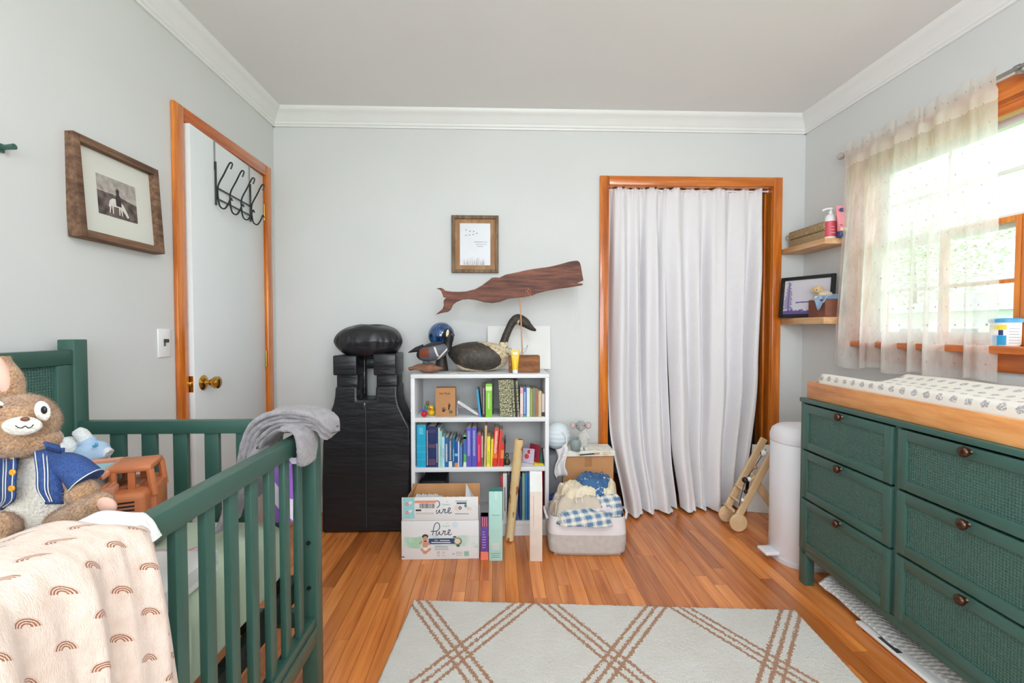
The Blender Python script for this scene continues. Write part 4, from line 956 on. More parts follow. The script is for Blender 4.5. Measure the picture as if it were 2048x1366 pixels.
rs = [lerp(rad[int(k / 40 * 8.999)], rad[int(k / 40 * 8.999) + 1], k / 40 * 8.999 - int(k / 40 * 8.999)) for k in range(41)]
part('neck_and_head', G().tube(nk, rs, 20), m_nk.m, gs, ang=80)
part('eye', G().ball(W_(962, 925, 2.6540), .0035), m_black, gs)
# small painted duck standing on driftwood
db = thing('duck_figurine', 'small slate and chestnut painted duck on a piece of driftwood', 'figurine', (W_(240, 1300).x, 2.57, TZ))
YD = 2.565
def dr(u, v):
    c_ = W_(232, 1270, YD); a = 2 * math.pi * u; t = math.pi * v; x = -math.cos(t); r = math.sin(t) ** .6
    return V((c_.x + .094 * x, YD + .040 * r * math.cos(a), TZ + .026 + .026 * r * math.sin(a) * (.85 + .25 * math.sin(x * 4 + 1)) + .003 * math.sin(x * 9)))
g = G().grid(dr, 28, 34, cu=True).jig(.007, 24, 4); zmin = min(v.z for v in g.v); g.warp(lambda v: (v.x, v.y, v.z - zmin + TZ + .0003)); ztop = max(v.z for v in g.v)
part('driftwood', g, M('driftwood', (140, 98, 76), .75, .3, 24, .5, 60), db, ang=60)
m_dk = Mat('duck_paint', .5); ox, oy, oz = m_dk.xyz(); dc = W_(290, 1150, YD); nd = m_dk.noise(40, 3) * .012
chs = (ox - dc.x + nd).lt(-.010) * (oz - dc.z).gt(-.030) * (oz - dc.z - (ox - dc.x) * .2 + nd).lt(.030) * (ox - dc.x).gt(-.080)
wht = ((ox - dc.x - .022) + (oz - dc.z) * .35).ab().lt(.0050) * (oz - dc.z).ab().lt(.026)
pale = ((ox - dc.x - .066) + (oz - dc.z) * -.9).ab().lt(.0055); drk = (ox - dc.x).lt(-.072)
back = (oz - dc.z - (ox - dc.x) * .2 + nd).gt(.036)
ob = m_dk.mix(chs, lin((92, 96, 106)), lin((128, 62, 38))); ob = m_dk.mix(drk.mx(back), ob, lin((40, 38, 44))); ob = m_dk.mix(wht.mx(pale), ob, lin((232, 226, 214))); m_dk.col(ob)
bd_ = G().ball((0, 0, 0), (.094, .050, .050), 36, 24, Matrix.Rotation(math.radians(-16), 3, 'Y')); bd_.warp(lambda v: (v.x + dc.x, v.y + YD, v.z + dc.z))
part('body', bd_, m_dk.m, db, ang=80)
part('tail', G().tube([W_(215, 1130, YD), W_(160, 1136, YD), W_(100, 1158, YD)], [.026, .014, .002], 14), bmat((36, 36, 40), .5), db, ang=80)
hn = curve([W_(395, 1135, YD), W_(402, 1085, YD), W_(405, 1040, YD), W_(398, 1005, YD), W_(392, 975, YD)], 16)
hd = part('head', G().tube(hn, [.025, .0245, .024, .024, .0245, .0255, .027, .0285, .0295, .030, .0295, .0285, .026, .022, .017, .011, .003], 22), bmat((24, 24, 28), .45), db, ang=80)
part('cheek_patch', G().ball(W_(398, 1012, YD - .0265), (.008, .005, .022), rot=Matrix.Rotation(.15, 3, 'Y')), bmat((230, 214, 180), .5), hd)
part('bill', G().ball(W_(432, 1022, YD - .012), (.016, .010, .008), rot=Matrix.Rotation(.3, 3, 'Y')), bmat((60, 70, 84), .4), hd)
for dx in (205, 240): part('leg', G().tube([W_(dx + 5, 1185, YD), W_(dx + 14, 1215, YD), V((W_(dx + 16, 1240, YD).x, YD - .008, ztop - .012))], [.012, .006, .007], 10), bmat((86, 104, 118), .5), db, ang=80)
part('foot', G().ball((W_(246, 1240, YD).x, YD - .024, ztop - .004), (.020, .020, .006)), bmat((86, 104, 118), .5), db)
# blue glass ball
m_bb = Mat('blue_glaze', .08, spec=.8, coat=.6); f = m_bb.noise(20, 4); f2 = m_bb.noise(120, 2)
m_bb.col(m_bb.mix(f2.gt(.68), m_bb.ramp(f, [(.35, lin((14, 40, 84))), (.65, lin((42, 98, 158)))]), lin((150, 190, 220))))
bc_ = W_(352, 1028, 2.72)
bb = thing('blue_glass_float', 'round blue glazed ball on a small ring behind the duck figurine', 'ornament', (bc_.x, 2.72, TZ))
rb = .0765
part('ball', G().ball(bc_, rb, 40, 28), m_bb.m, bb, ang=80)
part('ring_stand', G().lathe([(.038, 0), (.040, .003), (.022, bc_.z - rb - TZ - .006), (.026, bc_.z - rb - TZ + .006), (.020, bc_.z - rb - TZ + .003), (.020, .004)], (bc_.x, 2.72, TZ), 24), M('dark_stand', (60, 50, 44), .5), bb)
# yellow tube, wooden chip, drawing
t0, t1 = W_(912, 1312, 2.555), W_(912, 1140, 2.555); m_ty = M('yellow_tube', (240, 196, 24), .35, .03)
tb = thing('cream_tube', 'yellow squeeze tube with white cap standing before the wood block', 'tube', (t0.x, 2.555, TZ))
part('cap', G().lathe([(0, 0), (.0135, 0), (.0150, .003), (.0150, .0215), (0, .0215)], (t0.x, 2.555, TZ + .0003), 20), m_white, tb)
hT = t1.z - TZ
def tub(u, v):
    a = 2 * math.pi * u; k = sm(0, 1, v); return V((t0.x + lerp(.0165, .0245, k) * math.copysign(abs(math.cos(a)) ** lerp(1, .4, k), math.cos(a)), 2.555 + lerp(.0155, .0012, k) * math.sin(a), TZ + .019 + (hT - .019) * v))
part('tube_body', G().grid(tub, 28, 16, cu=True), m_ty, tb, ang=60)
part('label_oval', G().lathe([(0, -.0003), (1, -.0003), (1, .0003), (0, .0003)], (0, 0, 0), 20).warp(lambda v: (t0.x + v.x * .015, 2.5445 + v.z, t1.z - .018 + v.y * .007)), m_white, tb)
text('cream', .006, bmat((220, 120, 30)), facing((t0.x, 2.5455, TZ + .038)), tb) if False else None
single('wood_chip', BOX(W_(420, 1300, 2.54).x, W_(474, 1300, 2.54).x, 2.53, 2.55, TZ + .0003, TZ + .006, bev=.0015), WOOD('pale_chip', (214, 176, 140), (228, 196, 164)), 'small pale wooden chip at the edge of the bookcase top', 'wood chip')
p0_, p1_ = P(975, 745, Y=2.80), P(1100, 651, Y=2.845)
dw_ = thing('drawing_sheet', 'large white sheet with a faint duck drawing leaning on the wall', 'drawing', ((p0_.x + p1_.x) / 2, 2.80, TZ), (math.radians(-9), 0, 0))
wS = p1_.x - p0_.x; hS = p1_.z - TZ
lpart('sheet', BOX(-wS / 2, wS / 2, 0, .0015, .0004, hS), m_paper, dw_)
def sketch(pts_, c, r=.0011): lpart('pencil_line', G().tube(curve([(p[0], -.0006, p[1]) for p in pts_], 18), r, 5), bmat(c, .8), dw_)
cx0 = -.005
sketch([(cx0 - .070, .100), (cx0 - .060, .122), (cx0 - .045, .126), (cx0 - .038, .112), (cx0 - .030, .098), (cx0 - .012, .094), (cx0 + .004, .084)], (110, 150, 120), .0016)
sketch([(cx0 - .060, .100), (cx0 - .046, .092), (cx0 - .030, .078), (cx0 - .006, .070), (cx0 + .012, .076)], (196, 150, 160), .0016)
sketch([(cx0 + .008, .090), (cx0 + .030, .120), (cx0 + .048, .130), (cx0 + .058, .148), (cx0 + .050, .120), (cx0 + .032, .098), (cx0 + .012, .084)], (150, 156, 170))
sketch([(cx0 - .020, .060), (cx0 + .010, .050), (cx0 + .034, .058), (cx0 + .044, .046), (cx0 + .016, .036), (cx0 - .008, .044)], (160, 164, 176))
# framed print of geese
p0_, p1_ = P(904, 546, Y=YB), P(997, 433, Y=YB)
wF, hF = p1_.x - p0_.x, p1_.z - p0_.z
m_gf = WOOD('grey_barn_wood', (122, 100, 78), (156, 134, 108), (26, 26, 6), .85, 0, .4, 1.4, c0=(88, 70, 54))
m_gi = WOOD('tan_barn_wood', (164, 122, 86), (192, 152, 112), (20, 20, 8), .8, 0, .3, 1.4)
gf = frame_thing('geese_picture', 'barn wood frame with small print of flying geese and reeds', V(((p0_.x + p1_.x) / 2, YB - .001, p0_.z)), (0, 0, 0), wF, hF, .020, .028, m_gf, m_gi, (.030, .026), M('print_paper', (226, 228, 232), .25, .01))
zb, yq = 0, -.028 * .45 - .0016
for k, (gx_, gz_) in enumerate(((541, 232), (570, 241), (598, 243), (622, 257), (540, 272), (566, 270), (594, 266))):
    q_ = P(790 + gx_ / 3.7956, 400 + gz_ / 3.7956, Y=YB); lx_, lz_ = q_.x - gf.location.x, q_.z - gf.location.z
    flat('printed_goose', [(lx_ - .006, lz_ - .001), (lx_ - .001, lz_ + .001), (lx_ + .001, lz_ + .005), (lx_ + .003, lz_ + .0005), (lx_ + .006, lz_), (lx_ + .001, lz_ - .002)], m_ink, gf, yq)
for k, (w__, z__) in enumerate(((652, 322), (657, 340), (655, 356))):
    q_ = P(790 + w__ / 3.7956, 400 + z__ / 3.7956, Y=YB); g = G(); q = random.Random(k); xx = -.040 + .008 * k
    while xx < .038 - .012 * k: l_ = q.uniform(.0025, .006); g.box(q_.x - gf.location.x + xx, q_.x - gf.location.x + xx + l_ * .8, yq - .0004, yq, q_.z - gf.location.z - .0012, q_.z - gf.location.z + q.uniform(.0004, .0016)); xx += l_ + (.002 if q.random() < .3 else 0)
    lpart('printed_verse', g, m_ink, gf)
g = G(); q = random.Random(4)
for k in range(60):
    x_ = q.uniform(-.072, .055); h_ = q.uniform(.02, .055) * (1 - abs(x_ + .01) * 5); zb_ = .048
    g.tube([(x_, yq, zb_), (x_ + q.uniform(-.006, .01), yq, zb_ + max(.008, h_))], [.0007, .0003], 4)
lpart('printed_reeds', g, bmat((150, 130, 124), .7), gf)

# ------------------------------------------------------------------ black vinyl body cushion
mv = Mat('black_vinyl', .33, spec=.5); w1 = mv.noise(3.2, 4, (1, 1, 5)); w2 = mv.noise(130, 3)
mv.col(lin((36, 36, 39))); mv.bump(w1 * 1.0 + w2 * .006, .45, .02)
def Mz(x, y, Y): return P(620 + x / 3.036, 640 + y / 3.036, Y=Y)
YM0, YM1 = 2.555, 2.74
mm = thing('body_cushion', 'black vinyl pregnancy massage cushion standing on end by the bookcase', 'massage cushion', (Mz(320, 1295, YM0).x, 2.65, 0))
ol = [(72, 1296), (66, 1000), (66, 760), (80, 660), (104, 575), (124, 520), (132, 470), (134, 410), (272, 405), (272, 492), (384, 490), (384, 408), (520, 402), (522, 470), (532, 520), (570, 600), (604, 660), (608, 760), (606, 1000), (600, 1296)]
def mmap(p, q, t):
    v = Mz(p, q, YM0); z = max(v.z, .002); return V((v.x, t + .05 * (z / .85) ** 1.5, z))
mo = part('cushion_body', G().prism(ol, mmap, YM0, YM1), mv.m, mm, ang=35)
bv = mo.modifiers.new('soft', 'BEVEL'); bv.width = .014; bv.segments = 4; bv.limit_method = 'ANGLE'; bv.angle_limit = .4
for x0, x1 in ((160, 292), (402, 534)):
    a_, b_ = Mz(x0, 408, YM0 + .06), Mz(x1, 330, YM0 + .06); part('neck_strap', BOX(a_.x, b_.x, YM0 + .060, YM1 + .01, a_.z - .03, b_.z + .01, bev=.012, seg=3), mv.m, mm)
for x0, x1, yt_ in ((138, 281, 216), (384, 521, 205)):
    a_, b_ = Mz(x0, 337, YM0 + .02), Mz(x1, yt_, YM0 + .02); part('headrest_pad', BOX(a_.x, b_.x, YM0 + .020, YM1 + .05, a_.z, b_.z, bev=.008, seg=3), mv.m, mm)
a_, b_ = Mz(276, 490, YM0 + .16), Mz(332, 220, YM0 + .16); part('headrest_back', BOX(a_.x, b_.x, YM0 + .17, YM1 + .04, a_.z, b_.z, bev=.01), mv.m, mm)
a_, b_ = Mz(276, 300, YM0 + .16), Mz(400, 225, YM0 + .16); part('headrest_back', BOX(a_.x, b_.x, YM0 + .20, YM1 + .04, a_.z, b_.z, bev=.01), mv.m, mm)
zp = [(320, 512), (326, 560), (332, 700), (336, 900), (340, 1100), (344, 1255)]
part('zipper', G().tube([mmap(a, b, YM0 - .0015) for a, b in zp], .0035, 8), M('zip_black', (44, 44, 50), .35), mm)
part('zipper_pull', BOX(*(lambda v: (v.x - .004, v.x + .004, v.y - .006, v.y - .002, v.z - .012, v.z + .004))(mmap(320, 516, YM0)), bev=.001), m_steel, mm)
pc_ = Mz(350, 136, 2.66); ra = (Mz(556, 136, 2.66).x - Mz(145, 136, 2.66).x) / 2; rc = (Mz(350, 52, 2.66).z - Mz(350, 226, 2.66).z) / 2
def pill(u, v):
    a = 2 * math.pi * u; t = math.pi * v; r = math.sin(t) ** .55; z = -math.cos(t)
    z = math.copysign(abs(z) ** 1.25, z); puck = 1 - .05 * abs(math.sin(a * 11)) ** 6 * sm(.6, .05, abs(z))
    return V((pc_.x + ra * r * math.copysign(abs(math.cos(a)) ** .8, math.cos(a)) * puck, 2.69 + .125 * r * math.copysign(abs(math.sin(a)) ** .8, math.sin(a)) * puck, pc_.z + .006 + rc * 1.12 * z * (1 + .06 * math.sin(3 * a))))
pm_ = G().grid(pill, 88, 26, cu=True).jig(.004, 16, 3)
single('face_pillow', pm_, mv.m, 'round puckered black vinyl pillow lying on the body cushion', 'pillow', ang=80)
# ------------------------------------------------------------------ floor in front of the bookcase
# open diaper carton
YC = 2.247; dx0, dx1 = PX(803, YC, 1080), PX(958, YC, 1080); dz = PZ(1040, YC); dfz = PZ(993, YC); YCb = 2.445
m_dw = M('white_print_card', (226, 226, 226), .5, .015); m_nv = M('navy_print', (58, 66, 92), .6, 0); m_tl = M('teal_print', (110, 200, 190), .6, 0)
dbx = thing('diaper_carton', 'open white diaper carton with teal print on the floor before the bookcase', 'carton', ((dx0 + dx1) / 2, 2.34, 0))
part('front_panel', BOX(dx0, dx1, YC, YC + .004, .0005, dz, bev=.001), m_dw, dbx)
part('side_panel', BOX(dx0, dx0 + .004, YC + .004, YCb - .004, .0005, dz), m_dw, dbx); part('side_panel', BOX(dx1 - .004, dx1, YC + .004, YCb - .004, .0005, dz), m_dw, dbx)
part('back_panel', BOX(dx0, dx1, YCb - .004, YCb, .0005, dz), m_card, dbx); part('base_panel', BOX(dx0 + .004, dx1 - .004, YC + .004, YCb - .004, .0005, .004), m_card, dbx)
ff = part('front_flap', BOX(dx0 + .002, dx1 - .004, YC + .001, YC + .004, dz + .001, dfz, bev=.001), m_dw, dbx)
bz = PZ(965.5, YCb + .03)
part('back_flap', G().add([(dx0 + .012, YCb - .004, dz), (dx1 - .002, YCb - .004, dz), (dx1 - .004, YCb + .028, bz), (dx0 + .014, YCb + .028, bz), (dx0 + .012, YCb, dz), (dx1 - .002, YCb, dz), (dx1 - .004, YCb + .032, bz), (dx0 + .014, YCb + .032, bz)],
     [(0, 1, 2, 3), (7, 6, 5, 4), (0, 4, 5, 1), (1, 5, 6, 2), (2, 6, 7, 3), (3, 7, 4, 0)]), m_card, dbx, ang=None)
part('side_flap', G().add([(dx0 + .002, YC + .02, dz), (dx0 + .002, YCb - .01, dz), (dx0 + .048, YCb - .02, dfz + .012), (dx0 + .030, YC + .03, dfz + .002)], [(0, 1, 2, 3)]), m_card, dbx, solid=.003, ang=None)
part('side_flap', G().add([(dx1 - .002, YC + .02, dz), (dx1 - .002, YCb - .02, dz), (dx1 - .070, YCb - .06, dfz + .018), (dx1 - .068, YC + .03, dfz - .03)], [(0, 1, 2, 3)]), m_dw, dbx, solid=.003, ang=None)
def DP(x, y): return P(800 + x / 8.276, 960 + y / 8.276, Y=YC)           # print positions read off the photograph
def stroke(pts_, m, r=.0019, y=YC - .0006, name='logo_stroke', par=None, n=30):
    c_ = curve([DP(*p) for p in pts_], n); g = G().tube([(v.x, 0, v.z) for v in c_], r, 8); g.warp(lambda v: (v.x, y + v.y * .25, v.z)); return part(name, g, m, par or dbx)
def pureword(dy, par, y, cut=False):
    if not cut: stroke([(510, 850 + dy), (560, 848 + dy), (620, 838 + dy), (655, 790 + dy), (650, 730 + dy), (615, 706 + dy), (580, 730 + dy), (556, 800 + dy), (548, 870 + dy), (540, 912 + dy)], m_nv, par=par, y=y)
    else: stroke([(600, 345), (640, 355), (655, 400), (640, 440), (605, 462)], m_nv, par=par, y=y)
    stroke([(612, 850 + dy), (600, 880 + dy), (605, 910 + dy), (630, 905 + dy), (655, 850 + dy), (655, 895 + dy), (690, 905 + dy), (718, 860 + dy), (712, 838 + dy), (735, 852 + dy), (752, 840 + dy), (742, 880 + dy), (748, 905 + dy), (780, 895 + dy), (812, 870 + dy), (832, 835 + dy), (815, 818 + dy), (796, 850 + dy), (800, 898 + dy), (830, 908 + dy), (855, 888 + dy)], m_nv, par=par, y=y, n=80)
pureword(0, dbx, YC - .0006); pureword(-358, ff, YC + .0004, True)
def box_print(x0, y0, x1, y1, m, y=YC - .0004, par=None, name='printed_panel', th=.0003):
    a, b = DP(x0, y1), DP(x1, y0); return part(name, BOX(a.x, b.x, y - th, y, a.z, b.z), m, par or dbx, ang=None)
def dtext(s, x, y, size, m, yy=YC - .0007, par=None, sx=1): v = DP(x, y); return text(s, size, m, facing((v.x, yy, v.z)), par or dbx, sx=sx)
dtext('Pampers', 765, 762, .0105, m_tl); dtext('Pampers', 765, 404, .0105, m_tl, YC + .0003, ff)
# watercolour band
mwc = Mat('watercolour', .6); nx = mwc.noise(9, 4); a_ = mwc.xyz()[0]
mwc.col(mwc.ramp(nx, [(.35, lin((190, 214, 206))), (.5, lin((222, 226, 224))), (.62, lin((168, 208, 180)))]))
def wave(u, v): 
    v0 = DP(60 + 1230 * u, lerp(1110 + 24 * math.sin(u * 7), 930 + 22 * math.sin(u * 11 + 1) - 14 * math.cos(u * 17), v)); return V((v0.x, YC - .0003, v0.z))
part('printed_hills', G().grid(wave, 40, 6), mwc.m, dbx, ang=None)
box_print(475, 962, 905, 1062, bmat((44, 76, 118), .6), YC - .0006)
dtext('100%', 595, 998, .0085, m_white, YC - .0012)
def ellip(x, y, a, b, m, yy, par=None, name='printed_spot', rot=0):
    v = DP(x, y); g = G().lathe([(0, -.0002), (1, -.0002), (1, .0002), (0, .0002)], (0, 0, 0), 20)
    c_, s_ = math.cos(rot), math.sin(rot)
    g.warp(lambda p: (v.x + (p.x * a * c_ - p.y * b * s_) / 8.276 * YC / FPX, yy + p.z, v.z + (p.x * a * s_ + p.y * b * c_) / 8.276 * YC / FPX)); return part(name, g, m, par or dbx, ang=None)
sk = bmat((206, 150, 124), .6)
# printed baby picture
for x, y, a, b, m, d, r in ((418, 935, 52, 38, bmat((70, 46, 38), .6), .0006, 0), (420, 975, 40, 48, sk, .0009, 0), (418, 1065, 46, 62, sk, .0009, 0), (345, 1035, 40, 18, sk, .0011, .9), (470, 1045, 45, 17, sk, .0011, -.9),
                       (378, 1165, 50, 22, sk, .0011, -.7), (475, 1160, 52, 22, sk, .0011, .7), (415, 1195, 40, 30, sk, .0012, 0), (422, 1140, 36, 30, bmat((232, 232, 230), .6), .0014, 0)):
    ellip(x, y, a, b, m, YC - d, name='printed_baby', rot=r)
ellip(960, 1015, 66, 66, bmat((120, 128, 104), .6), YC - .0010); ellip(952, 1010, 50, 46, bmat((224, 206, 176), .6), YC - .0014); ellip(905, 940, 30, 14, bmat((96, 74, 60), .6), YC - .0016); ellip(962, 1088, 30, 18, bmat((74, 88, 74), .6), YC - .0012)
ellip(912, 742, 48, 48, bmat((200, 222, 228), .6), YC - .0004)
ellip(780, 718, 24, 12, bmat((244, 208, 180), .6), YC - .0004); ellip(778, 360, 24, 12, bmat((244, 208, 180), .6), YC + .0005, ff)
dtext('82', 885, 1222, .0085, m_nv); box_print(1062, 1178, 1142, 1258, bmat((150, 190, 168), .6)); dtext('1', 1102, 1215, .0085, m_nv)
def lines(x0, x1, ys, m, par=None, yy=YC - .0006, h=8, seed=1):
    g = G(); q = random.Random(seed)
    for y in ys:
        x = x0
        while x < x1:
            l = q.uniform(10, 26); a, b = DP(x, y + h / 2), DP(min(x + l * .8, x1), y - h / 2); g.box(a.x, b.x, yy - .0003, yy, a.z, b.z); x += l
    return part('fine_print', g, m, par or dbx, ang=None)
m_gp = bmat((110, 112, 118), .6)
lines(575, 800, (1095, 1122, 1150), m_gp); lines(925, 1030, (1195, 1215, 1245), bmat((160, 160, 162), .6), seed=2); lines(612, 660, (1190, 1212, 1250), m_gp, seed=3); lines(695, 745, (1190, 1212, 1250), bmat((160, 160, 162), .6), seed=4)
lines(660, 820, (998,), m_white, yy=YC - .0010, h=14, seed=5); lines(520, 840, (1032,), m_white, yy=YC - .0010, h=16, seed=6)
# upper flap print: teal end, shop sticker with bar code, small pictures
box_print(50, 292, 240, 640, bmat((150, 204, 208), .6), YC + .0008, ff)
box_print(240, 332, 598, 575, bmat((228, 226, 224), .6), YC + .0004, ff, 'shop_sticker'); box_print(240, 340, 598, 382, bmat((232, 142, 110), .6), YC + .0002, ff)
g = G(); q = random.Random(8); x = 322
while x < 572:
    w__ = q.choice((4, 6, 10)); a, b = DP(x, 468), DP(x + w__, 388); g.box(a.x, b.x, YC - .0002, YC + .0001, a.z, b.z); x += w__ + q.choice((4, 6, 8))
part('bar_code', g, m_ink, ff, ang=None); box_print(258, 488, 352, 516, m_ink, YC + .0001, ff)
lines(258, 560, (545, 562), m_gp, ff, YC + .0001, 6, 9)
for yy in (400, 540): ellip(118, yy, 24, 24, bmat((214, 92, 70), .6), YC + .0005, ff); ellip(165, yy - 20, 40, 22, bmat((226, 222, 222), .6), YC + .0006, ff, rot=.5); ellip(118, yy, 10, 10, bmat((240, 236, 232), .6), YC + .0002, ff)
lines(920, 1112, (350,), m_gp, ff, YC + .0004, 12, 10); box_print(938, 370, 1100, 398, m_nv, YC + .0005, ff); ellip(960, 465, 66, 52, bmat((224, 212, 200), .6), YC + .0006, ff); ellip(995, 463, 26, 26, m_nv, YC + .0003, ff); ellip(996, 463, 10, 12, m_white, YC + .0001, ff)
ellip(1130, 470, 62, 30, bmat((222, 206, 200), .6), YC + .0005, ff, rot=-.3); ellip(1085, 425, 22, 28, bmat((60, 150, 130), .6), YC + .0003, ff); lines(912, 1138, (560,), m_gp, ff, YC + .0004, 12, 11)
for a in ((30, 1266, 74, 1282), ): box_print(*a, m_ink, YC - .0002)
# diapers standing in the carton
md = M('diaper_white', (238, 240, 240), .85, .02, 60, .2, 200)
x = dx0 + .052; k = 0
while x < dx1 - .075:
    zt = PZ(984 + 6 * sm(880, 925, 800 + k * 9), 2.33) - .002 * (k % 3)
    g = G().box(-.0048, .0048, -.055, .055, 0, zt - .030, bev=.0045, seg=3).jig(.001, 60, k); g.warp(lambda v: (v.x + x + .02 * (v.z - .1) * .5, v.y + 2.335, v.z + .006))
    single('diaper', g, md, 'white folded diaper standing in the open diaper carton', 'diaper', 'diapers in the carton', ang=70); x += .0104; k += 1
# cartons standing on the floor
def carton(name, label, px0, px1, ytop, ybase, depth, c, lid=None, yaw=0, lean=0, bands=(), cat='carton'):
    b0, b1 = P(px0, ybase, Z=0), P(px1, ybase, Z=0); Yf = (b0.y + b1.y) / 2; w = b1.x - b0.x; h = PZ(ytop, Yf)
    t = thing(name, label, cat, ((b0.x + b1.x) / 2, Yf + depth / 2, .0005), (math.radians(lean), 0, math.radians(yaw)))
    lpart('carton_body', BOX(-w / 2, w / 2, -depth / 2, depth / 2, 0, h, bev=.0012), bmat(c, .5), t)
    for z0, z1, bc in bands: lpart('colour_band', BOX(-w / 2 - .0004, w / 2 + .0004, -depth / 2 - .0004, depth / 2 + .0004, z0 * h, z1 * h), bmat(bc, .5), t)
    return t, w, h, depth
t, w, h, d = carton('purple_carton', 'small purple carton with coral foot beside the diaper carton', 961.5, 976.5, 1033, 1120, .05, (104, 70, 160), bands=((0, .19, (240, 128, 104)), (.76, 1.0, (96, 66, 130))))
g = G(); q = random.Random(3)
for k in range(7): g.box(-w * .3, w * q.uniform(.05, .3), -d / 2 - .001, -d / 2 - .0004, h * (.28 + .06 * k), h * (.295 + .06 * k))
lpart('fine_print', g, bmat((190, 170, 220), .6), t)
g = G(); [g.box(-w / 2 + w * (.2 + .27 * k), -w / 2 + w * (.3 + .27 * k), -d / 2 - .001, -d / 2 - .0004, h * .77, h * .99) for k in range(3)]
lpart('stripe', g, bmat((236, 130, 116), .6), t)
t, w, h, d = carton('mint_carton', 'tall mint green carton with teal lid beside the purple carton', 978, 1005, 983, 1122, .055, (176, 218, 208))
lpart('carton_lid', BOX(-w / 2, w / 2, -d / 2, d / 2, h, h + .003), bmat((40, 130, 128), .5), t)
lpart('hang_tab', BOX(-.002, .004, -d / 2 - .0006, -d / 2, h * .88, h), bmat((214, 232, 226), .5), t)
g = G()
for zz0, ww in ((.655, .6), (.105, .75), (.075, .6), (.05, .7)): g.box(-w / 2 * ww, w / 2 * ww, -d / 2 - .0006, -d / 2 - .0001, h * zz0, h * zz0 + .0022)
lpart('fine_print', g, bmat((96, 150, 144), .6), t)
lpart('badge', BOX(-w * .26, w * .26, -d / 2 - .0006, -d / 2 - .0001, h * .16, h * .26), bmat((206, 214, 206), .5), t)
t, w, h, d = carton('cream_carton', 'tall cream carton standing open before the bookcase', 1060, 1085, 985, 1123, .05, (224, 210, 198), yaw=-3)
lpart('tuck_flap', G().add([(-w / 2, -d / 2, h), (w / 2, -d / 2, h), (w / 2, d / 2, h + .085), (-w / 2, d / 2, h + .085)], [(0, 1, 2, 3)]), bmat((226, 224, 220), .5), t, solid=.002, ang=None)
lpart('side_line', BOX(-w * .22, -w * .17, -d / 2 - .0006, -d / 2, h * .5, h * .95), bmat((216, 170, 160), .6), t)
# birch tube leaning on the bookcase
a_ = P(1019, 1075, Y=2.435); a_.z = .001; b_ = P(1038, 880, Y=2.463)
m_tb = Mat('pale_bark', .7); f = m_tb.noise(9, 4, (1, 1, .4)); k2 = m_tb.noise(26, 2, (1, 1, .5))
m_tb.col(m_tb.mix(k2.gt(.63), m_tb.ramp(f, [(.3, lin((212, 178, 124))), (.7, lin((238, 214, 166)))]), lin((160, 104, 56))))
dv = (b_ - a_).normalized(); u0 = dv.orthogonal().normalized(); w0 = dv.cross(u0)
g = G(); LL = (b_ - a_).length
g.lathe([(.0225, 0), (.0228, LL * .5), (.0255, LL), (.0215, LL), (.0195, LL * .3)], (0, 0, 0), 28)
rotm = dv.to_track_quat('Z', 'Y').to_matrix().to_4x4(); g.xf(Matrix.Translation(a_ + V((0, 0, .004))) @ rotm)
single('paper_tube', g, m_tb.m, 'pale bark covered tube leaning on the bookcase front', 'tube', ang=50)

# ------------------------------------------------------------------ laundry basket and clothes
bk0, bk1 = P(1101, 1098, Z=0), P(1250, 1116, Z=0); bxc = (PX(1097, 2.30, 1060) + PX(1252, 2.30, 1060)) / 2; bw = PX(1252, 2.30, 1060) - PX(1097, 2.30, 1060); by0, by1 = 2.245, 2.50; bzt = PZ(1036, 2.26)
m_g1 = M('grey_linen', (196, 190, 184), .9, .07, 40, .5, 320); m_g2 = M('white_canvas', (228, 222, 222), .9, .03, 14, .4, 300)
bs = thing('laundry_basket', 'grey and white soft fabric laundry basket heaped with baby clothes', 'basket', (bxc, 2.37, 0), (0, 0, math.radians(-3)))
def bsk(z0, z1, off):
    def fn(u, v):
        a = 2 * math.pi * u; z = lerp(z0, z1, v); q = z / bzt; e = .32; k = .94 + .06 * math.sin(math.pi * min(1, q * .9 + .1)) - .10 * (1 - sm(0, .12, q)) ** 2 + off
        x = bw / 2 * k * math.copysign(abs(math.cos(a)) ** e, math.cos(a)); y = (by1 - by0) / 2 * k * math.copysign(abs(math.sin(a)) ** e, math.sin(a))
        return V((x + .002 * mnoise.noise(V((x * 20, y * 20, z * 20))), y + .002 * mnoise.noise(V((x * 20, 4, z * 20))), z))
    return fn
zs = bzt * .56
lpart('basket_foot', G().grid(bsk(.001, zs + .002, 0), 80, 14, cu=True), m_g1, bs, ang=70); lpart('basket_band', G().grid(bsk(zs, bzt, .006), 80, 12, cu=True), m_g2, bs, ang=70)
lpart('basket_base', BOX(-bw / 2 * .84, bw / 2 * .84, -.10, .10, .0005, .006), m_g1, bs)
for s_ in (-1, 1): lpart('handle', G().tube(curve([(s_ * bw * .5, -.06, bzt - .03), (s_ * (bw * .5 + .012), -.03, bzt - .005), (s_ * (bw * .5 + .012), .03, bzt - .005), (s_ * bw * .5, .06, bzt - .03)], 12), .006, 8), m_g2, bs)
